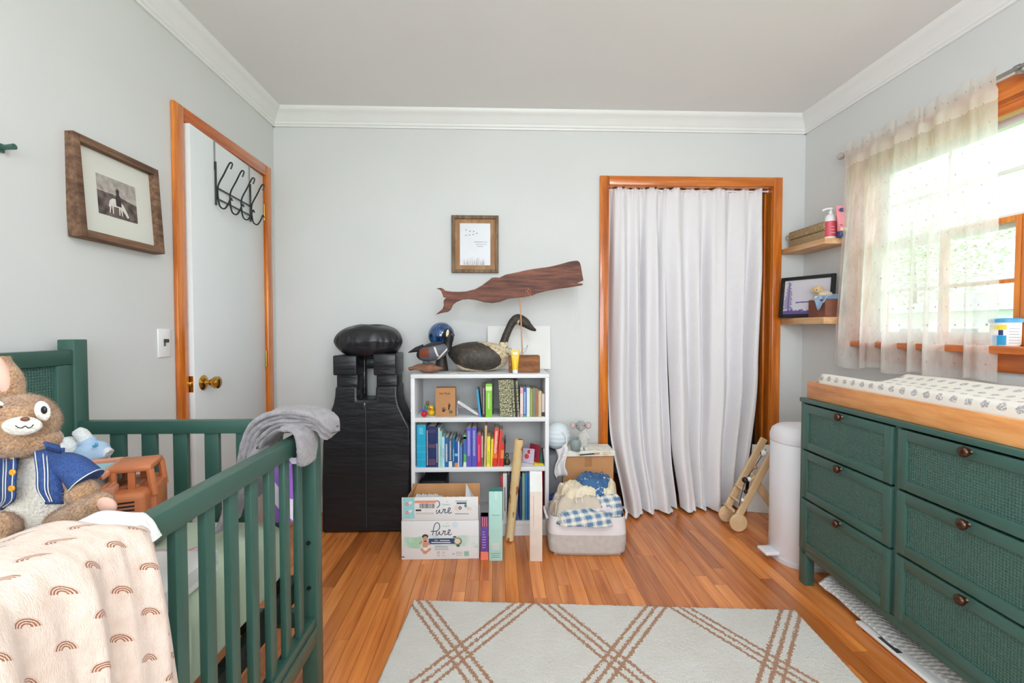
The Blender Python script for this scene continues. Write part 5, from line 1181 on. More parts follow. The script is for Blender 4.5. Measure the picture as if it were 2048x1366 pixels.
def garment(name, label, cx, cy, z0, rx, ry, h, seed, m, rot=0, amp=.030, n=96, flat_=7.0, cat='clothing', **kw):
    """rumpled garment: a slumped heap with ridged folds running one way, lobed outline"""
    th = seed * 1.7; ct, st = math.cos(th), math.sin(th)
    def rid(x, y, s, f): return (1 - abs(mnoise.noise(V((x * s, y * s * f, seed * 3.1))))) ** 2
    def fn(u, v):
        a = 2 * math.pi * u; r = v; wob = 1 + .30 * mnoise.noise(V((math.cos(a) * 1.9, math.sin(a) * 1.9, seed))) + .10 * mnoise.noise(V((math.cos(a) * 6, math.sin(a) * 6, seed)))
        x = rx * r * math.copysign(abs(math.cos(a)) ** .7, math.cos(a)) * wob; y = ry * r * math.copysign(abs(math.sin(a)) ** .7, math.sin(a)) * wob
        wx = x + .018 * mnoise.noise(V((x * 16, y * 16, seed))); wy = y + .018 * mnoise.noise(V((x * 16, y * 16, seed + 9)))
        p, q = wx * ct + wy * st, -wx * st + wy * ct
        fold = rid(p, q, 16, .35) * .75 + rid(p + .3, q, 38, .45) * .35 - .55
        z = z0 + max(0.0, h * (1 - r ** flat_)) + amp * fold * (1 - r ** 8) - .020 * sm(.88, 1, r)
        c_, s_ = math.cos(rot), math.sin(rot); return V((cx + x * c_ - y * s_, cy + x * s_ + y * c_, max(z, .02)))
    g = G().grid(fn, n, 44, cu=True)
    return single(name, g, m, label, cat, 'baby clothes heaped in the basket', ang=80, solid=.004, **kw)
def plaid(name, c1, c2, s=26):
    m = Mat(name, .9); a, b, c = m.xyz(); u = ((a + b * .5) * s).fr(); v = ((c * 1.3 + b * .6 - a * .2) * s).fr()
    f = u.gt(.5) * .5 + v.gt(.5) * .5; th = (u - .25).ab().lt(.03).mx((v - .25).ab().lt(.03))
    m.col(m.mix(th, m.mix(f, lin(c1), lin(c2)), lin((238, 234, 222)))); m.bump(m.noise(300, 2), .4, .002); return m.m
m_pl = plaid('blue_plaid', (222, 220, 208), (96, 128, 164), 21); m_be = M('beige_cotton', (206, 190, 174), .9, .05, 14, .5, 60); m_cr = M('cream_fleece', (232, 216, 188), .95, .05, 14, .5, 80)
m_nb = Mat('blue_print_cotton', .9); f = m_nb.noise(60, 2); m_nb.col(m_nb.mix(f.gt(.66), lin((62, 102, 146)), lin((206, 214, 218)))); m_nb.bump(m_nb.noise(40, 3), .5, .006)
m_lil = M('pale_lilac_cotton', (222, 206, 212), .9, .04, 14, .5, 60)
garment('plaid_shirt', 'blue and cream plaid shirt hanging over the basket rim', bxc - .02, 2.345, bzt - .012, .160, .125, .040, 3, m_pl, amp=.02)
garment('lilac_shirt', 'pale lilac garment at the bottom of the clothes heap', bxc + .060, 2.36, bzt + .002, .100, .10, .034, 5, m_lil)
garment('plaid_trousers', 'blue plaid trousers on the curtain side of the clothes heap', bxc + .095, 2.385, bzt + .006, .075, .11, .075, 7, m_pl, .3)
garment('beige_trousers', 'beige cotton trousers with drawstring in the clothes heap', bxc - .040, 2.36, bzt + .000, .128, .105, .075, 9, m_be, -.1)
garment('beige_sleeve', 'beige sleeve hanging down the side of the clothes heap', bxc - .135, 2.345, bzt - .03, .045, .07, .075, 21, m_be, .4)
hood_ = garment('cream_hoodie', 'cream fleece hoodie with cords near the top of the heap', bxc - .030, 2.39, bzt + .070, .108, .080, .045, 11, m_cr, .2)
garment('cream_cardigan', 'cream knitted cardigan tucked beneath the blue top', bxc + .115, 2.42, bzt + .045, .06, .09, .075, 13, m_cr, -.3)
garment('blue_shirt', 'blue printed cotton top thrown over the heap', bxc + .055, 2.43, bzt + .095, .088, .085, .055, 15, m_nb.m, -.4)
for dx_ in (-.055, -.025):
    x_ = bxc + dx_; c_ = curve([(x_, 2.300, bzt + .115), (x_ - .006, 2.278, bzt + .10), (x_ - .010, 2.262, bzt + .085), (x_ - .008, 2.256, bzt + .072)], 10)
    part('drawstring_cord', G().tube(c_, .0022, 6), m_paper, hood_)

# ------------------------------------------------------------------ behind the basket
cb0, cb1 = PX(1126, 2.60, 950), PX(1227, 2.60, 950); cbz = PZ(914, 2.60)
cbx = thing('cardboard_box', 'brown cardboard box behind the laundry basket', 'box', ((cb0 + cb1) / 2, 2.70, 0))
part('box_body', BOX(cb0, cb1, 2.60, 2.80, .0005, cbz, bev=.002), m_card, cbx); part('box_tape', BOX((cb0 + cb1) / 2 - .02, (cb0 + cb1) / 2 + .02, 2.599, 2.801, cbz - .06, cbz + .0006), M('packing_tape', (178, 128, 84), .25), cbx)
part('hand_slot', BOX((cb0 + cb1) / 2 - .03, (cb0 + cb1) / 2 + .03, 2.5985, 2.60, cbz - .12, cbz - .10, bev=.0006, seg=1), M('slot_dark', (48, 34, 26), .9), cbx)
mpp = Mat('folded_print_cloth', .85); mpp.col(mpp.ramp(mpp.noise(26, 3), [(.5, lin((236, 234, 226))), (.66, lin((226, 206, 176)))])); 
g = G()
for k in range(3): g.box(cb0 - .004 + .004 * k, cb1 + .008, 2.588 + .004 * k, 2.77, cbz + .001 + .0085 * k, cbz + .0092 + .0085 * k, bev=.0035, seg=3)
g.jig(.0025, 24, 3); zmn = min(v.z for v in g.v); g.warp(lambda v: (v.x, v.y, v.z - zmn + cbz + .001)); ctop = max(v.z for v in g.v)
single('folded_cloth', g, mpp.m, 'folded white printed cloth lying on the cardboard box', 'cloth', ang=70)
a_, b_ = P(1160, 914, Y=2.575), P(1200, 906, Y=2.575)
pn = thing('marker_pen', 'black and orange marker pen at the edge of the folded cloth', 'pen', ((a_.x + b_.x) / 2, 2.58, cbz))
zz0 = cbz + .0125
part('pen_body', G().tube([(a_.x, 2.583, zz0), (lerp(a_.x, b_.x, .72), 2.583, zz0 + .006)], .0035, 10), m_black, pn); part('pen_cap', G().tube([(lerp(a_.x, b_.x, .72), 2.583, zz0 + .006), (b_.x, 2.583, zz0 + .0085)], .004, 10), M('orange_plastic', (240, 140, 40), .4), pn)
# plush elephant
m_el = fur('grey_plush', (150, 148, 146), (190, 187, 184), 220); m_el2 = fur('cream_knit', (206, 202, 196), (232, 228, 222), 220)
YE = 2.66
def E_(x, y, Y=YE): return P(1080 + x / 4.553, 820 + y / 4.553, Y=Y)
ez = ctop + .001
el = thing('plush_elephant', 'grey plush elephant with pink ears sitting on the box', 'plush toy', (E_(385, 330).x, YE, ez))
part('torso', G().ball((E_(392, 260).x, YE, (E_(396, 165).z + ez) / 2), (.029, .025, (E_(396, 165).z - ez) / 2), 24, 16), m_el2, el, ang=80)
part('head', blob(E_(372, 142), (.030, .027, .030), 2, amp=.001), m_el, el, ang=80)
part('trunk', G().tube(curve([E_(372, 155, YE - .024), E_(374, 172, YE - .034), E_(368, 188, YE - .034)], 8), [.012, .012, .011, .011, .010, .010, .009, .008, .007], 12), m_el, el, ang=80)
for x_, s_ in ((302, -1), (440, 1)):
    e = part('ear', G().ball(E_(x_, 140, YE + .004), (.018, .006, .021), 20, 12, Matrix.Rotation(.2 * s_, 3, 'Y')), m_el, el, ang=80); part('ear_lining', G().ball(E_(x_ + 2 * s_, 142, YE - .0015), (.012, .003, .015), 16, 10), bmat((214, 178, 176), .9), e)
for x_ in (337, 408): part('eye', G().ball(E_(x_, 140, YE - .025), .0032, 12, 8), m_black, el)
part('arm', G().tube(curve([E_(410, 200), E_(430, 235, YE - .008), E_(448, 266, YE - .012)], 8), [.009, .009, .009, .009, .009, .009, .009, .009, .007], 12), m_el2, el, ang=80)
part('leg', G().tube([(E_(400, 300).x, YE - .01, ez + .010), (E_(408, 330).x, YE - .045, ez + .0105)], .010, 12), m_el2, el, ang=80); part('leg', G().tube([(E_(370, 300).x, YE - .01, ez + .010), (E_(366, 330).x, YE - .045, ez + .0105)], .010, 12), m_el2, el, ang=80)
# grey bath cup with a handle, white paper lantern, crumpled leaflets, grey panel
gx_ = E_(322, 330, 2.615).x; m_gc = M('grey_silicone', (140, 150, 148), .5, .03)
bc2 = thing('bath_cup', 'grey rounded silicone bath cup before the plush elephant', 'cup', (gx_, 2.615, ctop))
gh_ = E_(322, 262, 2.615).z - ctop
part('cup_body', G().lathe([(0, 0), (.020, 0), (.024, .004), (.030, gh_ * .35), (.0315, gh_ * .6), (.027, gh_ * .85), (.018, gh_ * .97), (0, gh_)], (gx_, 2.615, ctop + .0005), 28), m_gc, bc2, ang=60)
part('cup_handle', G().tube(curve([(gx_ - .016, 2.612, ctop + gh_ * .93), (gx_ - .010, 2.61, ctop + gh_ * 1.12), (gx_ + .002, 2.608, ctop + gh_ * 1.26), (gx_ + .014, 2.61, ctop + gh_ * 1.10), (gx_ + .018, 2.612, ctop + gh_ * .92)], 16), .0035, 8), m_gc, bc2)
part('cup_snout', G().ball((gx_ + .008, 2.585, ctop + .006), (.014, .008, .005)), bmat((110, 122, 122), .5), bc2)
lc = P(1112, 876, Y=2.68); lc.x = BX1 + .079
ln = thing('paper_lantern', 'round white ribbed paper lantern beside the bookcase end', 'lantern', (lc.x, 2.73, lc.z - .08))
part('lantern_globe', G().grid(lambda u, v: V((lc.x + (.0750 + .0012 * math.cos(v * 60)) * math.sin(math.pi * v) * math.cos(6.2832 * u), 2.73 + (.0750 + .0012 * math.cos(v * 60)) * math.sin(math.pi * v) * math.sin(6.2832 * u), lc.z - .0800 * math.cos(math.pi * v))), 40, 60, cu=True), M('rice_paper', (226, 234, 238), .8, .02), ln, ang=80)
part('lantern_ring', G().tube(curve([E_(205, 200, 2.64), E_(238, 240, 2.64), E_(240, 320, 2.63), E_(205, 375, 2.63), E_(165, 380, 2.64)], 20), .004, 8), m_white, ln)
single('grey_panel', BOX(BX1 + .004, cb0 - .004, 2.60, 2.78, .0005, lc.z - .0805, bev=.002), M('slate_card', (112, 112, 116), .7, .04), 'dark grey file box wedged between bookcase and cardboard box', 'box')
g = G().grid(lambda u, v: V((PX(1112, 2.57, 930) + .060 * u + .010 * math.sin(7 * v), 2.575 - .02 * math.sin(5 * u + 3 * v), PZ(900 + 60 * v - 10 * u, 2.575))), 10, 12); g.jig(.006, 30, 4)
single('crumpled_paper', g, M('tissue_paper', (226, 222, 222), .8, .03), 'crumpled white tissue paper stuffed beside the cardboard box', 'paper', ang=20, solid=.0008)
single('blue_fabric_bag', G().ball((PX(1106, 2.56, 990), 2.565, .155), (.040, .030, .050), 24, 16).jig(.010, 26, 5), M('navy_fabric', (44, 64, 120), .85, .2, 40, .4, 60), 'dark blue fabric bag squeezed between bookcase and basket', 'bag', ang=70)

# ------------------------------------------------------------------ closet curtains
m_wf = Mat('waffle_cotton', .92, sheen=.15); ux, uy, _ = m_wf.xyz('UV')
wa = ((ux * 120.0 * 6.2832).sin() * (uy * 120.0 * 6.2832).sin())
m_wf.col(lin((240, 237, 239))); m_wf.bump(wa + m_wf.noise(16, 3, which='UV') * .6, .35, .0035)
def hang(name, label, xl, xr, yb, fold, seed, nu=150, nv=110, ztop=CZ - .004, zbot=.006):
    uv = []
    def fn(u, v):
        z = lerp(ztop, zbot, min(1, v / .97)); x = lerp(xl(v), xr(v), u); y = yb(u, v)
        s = u * 6.2832; ph = fold * s + seed; f = math.sin(ph + .9 * math.sin(s * 2.0 + seed)) + .5 * math.sin(ph * .53 + 2) + .30 * math.sin(ph * 1.9 + 4 * v)
        amp = .013 + .020 * sm(.02, .3, v) + .006 * v
        y += f * amp; x += .008 * math.cos(ph) * sm(0, .2, v)
        head = 1 - sm(.0, .035, v); y += head * .006 * math.sin(s * 19); z += head * .008 * math.sin(s * 7 + seed) 
        if v > .97: k = (v - .97) / .03; y -= .035 * k * (.6 + .6 * math.sin(ph * .7)); z = .006 + .006 * abs(math.sin(ph * 2)) * k
        if v > .88: y += .010 * mnoise.noise(V((u * 9, v * 30, seed))) * sm(.88, .97, v); z += .006 * sm(.9, 1, v) * (1 + mnoise.noise(V((u * 8, v * 6, seed))))
        uv.append((u * 1.3, v * 2.0)); return V((x, y, z))
    g = G().grid(fn, nu, nv)
    return single(name, g, m_wf.m, label, 'curtain', uvs=lambda co, k: uv[k], ang=80, solid=.002)
Yh = YB + .034
hang('closet_curtain', 'white waffle cotton closet curtain on the bookcase side, puddling on the floor', lambda v: CX0 + .012 + .075 * sm(.72, 1, v), lambda v: 1.055 + .035 * sm(.1, .8, v) + .03 * sm(.8, 1, v),
     lambda u, v: Yh - .15 * sm(.55, 1, v) * (1 - .55 * u), 3.6, .4)
hang('closet_curtain', 'white waffle cotton closet curtain on the shelf side of the doorway', lambda v: 1.045 + .055 * sm(.1, .7, v) + .05 * sm(.75, 1, v), lambda v: 1.662 - .020 * sm(.1, .6, v) - .120 * sm(.55, 1, v),
     lambda u, v: Yh + .004 - .085 * sm(.5, 1, v) * (1 - .15 * u), 4.3, 2.1)
rod = thing('tension_rod', 'thin white tension rod holding the closet curtains', 'curtain rod', (CX0, Yh + .01, CZ - .03)); part('rod', G().tube([(CX0 + .004, Yh + .008, CZ - .014), (CX1 - .004, Yh + .008, CZ - .014)], .005, 12), m_white, rod)
for x_ in (CX0 + .0034, CX1 - .0084): part('rod_end', BOX(x_, x_ + .005, Yh, Yh + .016, CZ - .022, CZ - .006, bev=.001), m_white, rod)
# ================================================================== CHANGING TABLE SIDE
q0 = P(1596.5, 1161, Z=0); dth = math.radians(-2.5)
dr_ = thing('dresser', 'dark green six drawer dresser with woven drawer fronts and bronze knobs', 'dresser', q0, (0, 0, dth))
nrm = V((math.cos(dth), math.sin(dth), 0)); alo = V((math.sin(dth), -math.cos(dth), 0))
def DL(x, y, off=0.0):                                # pixel on the drawer fronts: (distance along the dresser, height)
    r = FW * FPX + RT * (x - 1024) + UP * (683 - y); p = CAM + r * ((q0 + nrm * off - CAM).dot(nrm) / r.dot(nrm)); return (p - q0).dot(alo), p.z
DW, DD = 1.02, .465
zT = DL(1597, 793)[1]; zb_ = DL(1603, 1092)[1]
u_div0, u_div1 = DL(1787, 950)[0], DL(1797, 950)[0]
DW = 2 * (u_div0 + u_div1) / 2
m_dres = M('green_lacquer_dresser', (64, 98, 89), .36, .03, 3, .02, 160)
def db_(name, u0, u1, w0, w1, z0, z1, m=m_dres, par=None, bev=.002): return lpart(name, BOX(w0, w1, -u1, -u0, z0, z1, bev=bev), m, par or dr_)
db_('top_board', -.004, DW + .004, -.006, DD, zT - .018, zT)
db_('side_panel', 0, .020, .0, DD, zb_ - .012, zT - .018); db_('side_panel', DW - .020, DW, .0, DD, zb_ - .012, zT - .018)
db_('divider', u_div0, u_div1, .004, DD - .01, zb_, zT - .018); db_('base_rail', .02, DW - .02, .002, .022, zb_ - .030, zb_ - .002)
db_('back_panel', .02, DW - .02, DD - .012, DD - .004, zb_, zT - .018, bev=0); db_('bottom_panel', .02, DW - .02, .022, DD - .012, zb_ - .012, zb_ - .002, bev=0)
for u0 in (0, DW - .045):
    for w0 in (.002, DD - .045): db_('foot', u0, u0 + .045, w0, w0 + .040, 0, zb_ - .010)
m_cane2 = Mat('pressed_cane_drawer', .42); a, b, c = m_cane2.xyz(); m_cane2.col(lin((66, 102, 93))); cane_bump(m_cane2, b, c, 60)
m_knob = M('bronze_knob', (92, 66, 52), .3, .2, 60, metal=.85)
rows = [(zb_ + .002, DL(1605, 994)[1]), (DL(1605, 992)[1] + .001, DL(1605, 897)[1]), (DL(1605, 895)[1] + .001, zT - .022)]
rows = [(a, b - .003) for a, b in rows]
for (u0, u1) in ((.022, u_div0 - .002), (u_div1 + .002, DW - .022)):
    for z0, z1 in rows:
        t = lpart('drawer', BOX(.002, .016, -u1, -u0, z0, z1, bev=.001), m_dres, dr_); s = .034
        for b_ in ((-.006, .004, -u1, -u1 + s, z0, z1), (-.006, .004, -u0 - s, -u0, z0, z1), (-.006, .004, -u1 + s, -u0 - s, z0, z0 + s), (-.006, .004, -u1 + s, -u0 - s, z1 - s, z1)):
            lpart('drawer_frame', BOX(*b_, bev=.0015), m_dres, t)
        lpart('cane_panel', BOX(-.0005, .0022, -u1 + s, -u0 - s, z0 + s, z1 - s), m_cane2.m, t)
        uc = (u0 + u1) / 2
        lpart('knob', G().lathe([(0, 0), (.0085, 0), (.007, .003), (.006, .006), (.0125, .010), (.0155, .016), (.0145, .022), (.009, .0265), (0, .028)], (-.006, -uc, z1 - .012), 22, Matrix.Rotation(-math.pi / 2, 3, 'Y')), m_knob, t, ang=60)
# tray and pad
m_tray = WOOD('honey_tray', (222, 146, 82), (240, 172, 108), (2.2, 3.0, 22), .4, .15, .03, 1.3, c0=(188, 120, 68))
tu0, tu1, tz1 = .018, DW - .02, zT + .072
tr_ = thing('changing_tray', 'honey coloured wooden changing tray on the green dresser', 'changing tray', q0 + V((0, 0, zT)), (0, 0, dth))
for b_ in ((.012, .028, -tu1, -tu0), (DD - .028, DD - .012, -tu1, -tu0), (.028, DD - .028, -tu0 - .016, -tu0), (.028, DD - .028, -tu1, -tu1 + .016)):
    lpart('tray_board', BOX(*b_, .0006, .072, bev=.002), m_tray, tr_)
mpd = Mat('pad_cover', .9, sheen=.1); ox_, oy_, oz_ = mpd.xyz('Object'); ux = oy_; uy = ox_ - oz_
cu = ux / .046; cv = uy / .033; row = cv.floor(); cx_ = (cu + (row * .5).fr()).fr() - .5; cy_ = cv.fr() - .5
nz = mpd.noise(150, 3) - .5; rr_ = (cx_ * cx_ * 1.2 + cy_ * cy_ * 1.5).sqrt() + nz * .34
leafy = rr_.lt(.29) * (mpd.noise(300, 2).gt(.44))
mpd.col(mpd.mix(leafy, lin((238, 232, 222)), lin((170, 167, 170)))); mpd.bump(mpd.noise(90, 3, which='UV'), .25, .004)
uv = []
PU0, PU1, PW0, PW1 = .040, DW - .05, .034, DD - .036
def pad(u, v):
    w = lerp(PW0, PW1, v); a = lerp(PU0, PU1, u); e = min(u, 1 - u) * (PU1 - PU0); f = min(v, 1 - v) * (PW1 - PW0)
    side = abs(2 * v - 1); h = .066 + .046 * side ** 2.2 
    k = min(1, (e / .018)) if e < .018 else 1; k2 = min(1, f / .020); rnd = lambda t: math.sqrt(max(0, 1 - (1 - t) ** 2))
    h = h * rnd(k) * rnd(k2) if min(k, k2) < 1 else h
    uv.append((a, w - h * (1 if v < .5 else -1) - .016)); return V((w, -a, .008 + h + .003 * mnoise.noise(V((a * 9, w * 9, 2)))))
po = thing('changing_pad', 'contoured changing pad in a white cover with grey motifs', 'changing pad', q0 + V((0, 0, zT)), (0, 0, dth))
lpart('pad_cushion', G().grid(pad, 90, 50), mpd.m, po, ang=80, uvs=lambda co, k: uv[k])
lpart('pad_base', BOX(PW0 + .004, PW1 - .004, -PU1 + .004, -PU0 - .004, .001, .012), m_white, po)
# bathroom scale and quilted mat under the dresser
m_q = Mat('quilted_grey', .85); a, b, c = m_q.xyz('UV'); m_q.col(m_q.mix(((a * 60.0).fr() - .5).ab().lt(.2), lin((212, 210, 208)), lin((232, 230, 226)))); m_q.bump((a * 60.0 * 6.2832).sin() * (b * 60.0 * 6.2832).sin(), .5, .004)
A0, A1 = P(1637, 1176, Z=.03), P(1905, 1372, Z=.03)
uvq = []
def qm(u, v):
    p = A0.lerp(A1, u * 1.12); d = (A1 - A0).normalized(); s = V((d.y, -d.x, 0)); s = -s if s.x < 0 else s
    t = (v - .5) * .20; z = .052 + .010 * math.sin(u * 5 + 1) - .024 * sm(.55, 1.0, abs(2 * v - 1)) + .005 * math.sin(u * 17 + v * 4); z += .012 * (1 - sm(0, .06, u))
    w = p + s * (t + .100 + .008 * math.sin(u * 9)); uvq.append((u * .5, v * .22)); return V((w.x, w.y, z))
single('quilted_mat', G().grid(qm, 70, 18), m_q.m, 'rolled white and grey quilted mat lying under the green dresser', 'mat', ang=80, solid=.010, uvs=lambda co, k: uvq[k])
sc0, sc1 = P(1722, 1252, Z=.018), P(1850, 1358, Z=.018); sd = (sc1 - sc0).normalized(); ang_ = math.atan2(sd.y, sd.x)
sc = thing('bathroom_scale', 'flat white scale with dark display sliding out beneath the quilted mat', 'scale', ((sc0 + sc1) / 2).xy.to_3d(), (0, 0, ang_)); 
LS = (sc1 - sc0).length + .06
lpart('platform', BOX(-LS / 2, LS / 2, 0, .17, .008, .022, bev=.006, seg=3), m_white, sc)
lpart('display', BOX(-.062, .02, .006, .026, .0215, .0228), bmat((60, 62, 66), .3), sc)
for x_ in (-LS / 2 + .03, LS / 2 - .03):
    for y_ in (.02, .14): lpart('rubber_foot', G().lathe([(0, 0), (.012, 0), (.012, .008), (0, .008)], (x_, y_, 0.0004), 14), m_black, sc)
# white pedal bin
tx0, tx1 = 1.358, 1.648; ty0, ty1 = 2.065, 2.345; tzz = PZ(850, 2.22, 1570)
m_bin = M('white_enamel', (236, 234, 238), .3, .01)
bn = thing('pedal_bin', 'tall white rounded pedal bin between dresser and closet', 'bin', ((tx0 + tx1) / 2, (ty0 + ty1) / 2, 0))
def rbox(x0, x1, y0, y1, r):
    pts_ = []
    for cx_, cy_, a0 in ((x1 - r, y1 - r, 0), (x0 + r, y1 - r, 90), (x0 + r, y0 + r, 180), (x1 - r, y0 + r, 270)):
        for k in range(9): a = math.radians(a0 + 90 * k / 8); pts_.append((cx_ + r * math.cos(a), cy_ + r * math.sin(a)))
    return pts_
def rloft(rings): 
    g = G(); n = len(rings[0][0]); vs = []; fs = []
    for pl, z in rings: vs += [(p, q, z) for p, q in pl]
    for j in range(len(rings) - 1): fs += [(j * n + i, j * n + (i + 1) % n, (j + 1) * n + (i + 1) % n, (j + 1) * n + i) for i in range(n)]
    fs += [tuple(range(n - 1, -1, -1)), tuple((len(rings) - 1) * n + i for i in range(n))]; return g.add(vs, fs)
rb = lambda d, r: rbox(tx0 + d, tx1 - d, ty0 + d, ty1 - d, min(r + .066, (tx1 - tx0) / 2 - d - .006, (ty1 - ty0) / 2 - d - .006))
zl = tzz - .078
part('bin_body', rloft([(rb(.004, .055), .02), (rb(0, .06), .03), (rb(0, .06), zl - .003), (rb(.003, .057), zl)]), m_bin, bn, ang=50)
part('bin_lid', rloft([(rb(-.001, .061), zl + .002), (rb(-.002, .062), zl + .030), (rb(.006, .06), tzz - .020), (rb(.024, .055), tzz - .005), (rb(.05, .05), tzz)]), m_bin, bn, ang=50)
part('bin_plinth', rloft([(rb(-.004, .062), .001), (rb(-.004, .062), .022), (rb(.004, .056), .026)]), M('white_plastic', (224, 222, 226), .4, .01), bn, ang=50)
pd = P(1541, 1110, Z=.05)
part('pedal', G().box(tx0 - .062, tx0 + .05, 2.165, 2.250, .028, .046, bev=.008, seg=3), m_bin, bn)
# wooden baby gym folded against the bin
m_bw = WOOD('birch_ply', (220, 186, 142), (236, 206, 166), (8, 8, 8), .5, 0, .03, 1.2)
YG = 2.53
def Gy(x, y, Y=YG): return P(x, y, Y=Y)
a_, b_ = Gy(1472, 1032), Gy(1556, 885)
rw = abs(Gy(1489, 1040).x - Gy(1472, 1040).x); a_.z = rw + .001
gm = thing('wooden_baby_gym', 'folded birch wood baby gym with hanging beads beside the white bin', 'baby gym', (a_.x, YG, 0))
def plank_(name, p, q, w, th, m, par):
    d = (q - p).normalized(); u = V((0, 1, 0)); n = d.cross(u).normalized()
    g = G(); vs = []
    for t in (p - d * w * .3, q):
        for i, j in ((-1, -1), (1, -1), (1, 1), (-1, 1)): vs.append(t + n * w / 2 * i + u * th / 2 * j)
    g.add(vs, [(0, 1, 2, 3), (7, 6, 5, 4)] + [(i, (i + 1) % 4, (i + 1) % 4 + 4, i + 4) for i in range(4)]); o = part(name, g, m, par, ang=None)
    bv = o.modifiers.new('eased', 'BEVEL'); bv.width = .006; bv.segments = 3; return o
plank_('gym_leg', a_, b_, .040, .018, m_bw, gm); plank_('gym_leg', a_ + V((-.02, .10, 0)), b_ + V((-.02, .10, 0)), .040, .018, m_bw, gm)
plank_('gym_brace', Gy(1508, 958, YG + .03), V((Gy(1566, 1030, YG + .03).x, YG + .03, .03)), .045, .018, m_bw, gm)
for dy in (-.014, .114):
    wh_ = part('gym_wheel', G().lathe([(0, -.009), (rw - .003, -.009), (rw, -.006), (rw, .006), (rw - .003, .009), (0, .009)], (a_.x, YG + dy - .012, rw + .001), 32, Matrix.Rotation(math.pi / 2, 3, 'X')), m_bw, gm)
    part('wheel_cap', G().lathe([(0, -.013), (.014, -.012), (.016, -.008), (.016, .008), (0, .008)], (a_.x, YG + dy - .012, rw + .001), 24, Matrix.Rotation(math.pi / 2, 3, 'X')), m_white, wh_)
for t in (.10, .22, .36): p = a_.lerp(b_, t) + V((-.018, 0, .012)); part('gym_rung', G().tube([p + V((-.018, .0, 0)), p + V((-.018, .10, 0))], .007, 12), m_bw, gm)
bead_mats = [m_black, m_white, bmat((214, 170, 120), .5), bmat((196, 120, 80), .5), m_white, m_black, m_white]
for k, (x, y, r) in enumerate(((1490, 960, .016), (1498, 958, .013), (1504, 948, .010), (1511, 935, .011), (1527, 906, .018), (1491, 983, .011), (1485, 1000, .010))):
    part('bead', G().ball(Gy(x, y, YG - .018), r, 18, 12), bead_mats[k], gm)
g = G()
for k in range(4): v = Gy(1527, 906, YG - .018); g.tube([v + V((.0185 * math.cos(t * math.pi / 10), -.004 + .0012 * k, .0185 * math.sin(t * math.pi / 10) * (.3 + .2 * k))) for t in range(20)], .0018, 6, closed=True)
part('bead_stripes', g, m_black, gm)
part('bead_string', G().tube(curve([Gy(1478, 1012, YG - .016), Gy(1490, 965, YG - .018), Gy(1512, 930, YG - .018), Gy(1532, 898, YG - .014)], 20), .002, 6), m_black, gm)
# white board on the floor behind the gym
c0_, c1_ = P(1494, 1023, Z=0), P(1556, 1029, Z=0)
wbd = G().add([(c0_.x, c0_.y + .0, .001), (c1_.x, c1_.y, .001), (c1_.x, c1_.y + .10, .40), (c0_.x + .06, c0_.y + .06, .40)], [(0, 1, 2, 3)])
single('white_board', wbd, m_white, 'white foam board leaning behind the wooden baby gym', 'board', ang=None, solid=.006)

# ------------------------------------------------------------------ corner shelves and what stands on them
m_sh = WOOD('oak_shelf', (212, 164, 118), (228, 186, 144), (20, 2.2, 30), .5, 0, .04, 1.3, c0=(196, 146, 100))
SX0 = 1.775; SYn = 2.470
def shelf(label, zt, th): return single('floating_shelf', BOX(SX0, XR, SYn, YB - .012, zt - th, zt, bev=.0015), m_sh, label, 'shelf', 'floating corner shelves')
z1 = P(1660.5, 472.5, X=SX0).z; z2 = P(1656, 633.5, X=SX0).z
shelf('upper oak floating shelf holding lotion and a wicker case', z1, .031); shelf('lower oak floating shelf holding a framed picture', z2, .038)
def S_(x, y, X): return P(1540 + x / 5.06, 400 + y / 5.06, X=X)
m_wk = Mat('woven_wicker', .8); a, b, c = m_wk.xyz(); wkb = (b * 900.0).sin() * (c * 900.0).sin(); m_wk.col(m_wk.ramp(m_wk.noise(120, 3), [(.3, lin((146, 120, 84))), (.7, lin((196, 170, 128)))])); m_wk.bump(wkb, .5, .003)
wkx = 1.80
yA_, yB_ = S_(545, 300, wkx).y, S_(195, 400, wkx).y
hk = S_(460, 250, wkx).z - z1; hk = max(.07, min(hk, .11))
wk = thing('wicker_case', 'lidded woven wicker case on the upper shelf', 'wicker case', (1.85, (yA_ + yB_) / 2, z1))
part('case_body', BOX(wkx, XR - .012, yA_, yB_, z1 + .0005, z1 + hk * .52, bev=.006, seg=3), m_wk.m, wk); part('case_lid', BOX(wkx - .004, XR - .010, yA_ - .004, yB_ + .004, z1 + hk * .54, z1 + hk, bev=.008, seg=3), m_wk.m, wk)
part('lid_ridge', G().tube([(wkx + .004, yA_, z1 + hk), (wkx + .004, yB_ + .004, z1 + hk)], .004, 8), M('cane_edge', (150, 128, 92), .8), wk)
part('toggle_loop', G().tube(curve([(wkx - .004, yB_ - .004, z1 + hk * .75), (wkx - .016, yB_ + .004, z1 + hk * .80), (wkx - .012, yB_ + .01, z1 + hk * .6), (wkx - .004, yB_ - .002, z1 + hk * .5)], 10), .0022, 6), M('cane_cord', (140, 116, 80), .8), wk)
lb = S_(612, 335, 1.835); 
lo_ = thing('lotion_bottle', 'white pump lotion bottle with pink label on the upper shelf', 'bottle', (lb.x, lb.y, z1)); rB = .0300
zt_ = S_(600, 150, 1.835).z
part('bottle_body', G().lathe([(0, 0), (rB, 0), (rB + .0005, .004), (rB, zt_ - z1 - .022), (rB * .85, zt_ - z1 - .008), (rB * .4, zt_ - z1), (0, zt_ - z1)], (lb.x, lb.y, z1 + .0005), 28, sy=.8), m_white, lo_, ang=50)
m_pk = M('pink_label', (214, 84, 100), .4, .06); h0 = S_(610, 330, 1.835).z - z1
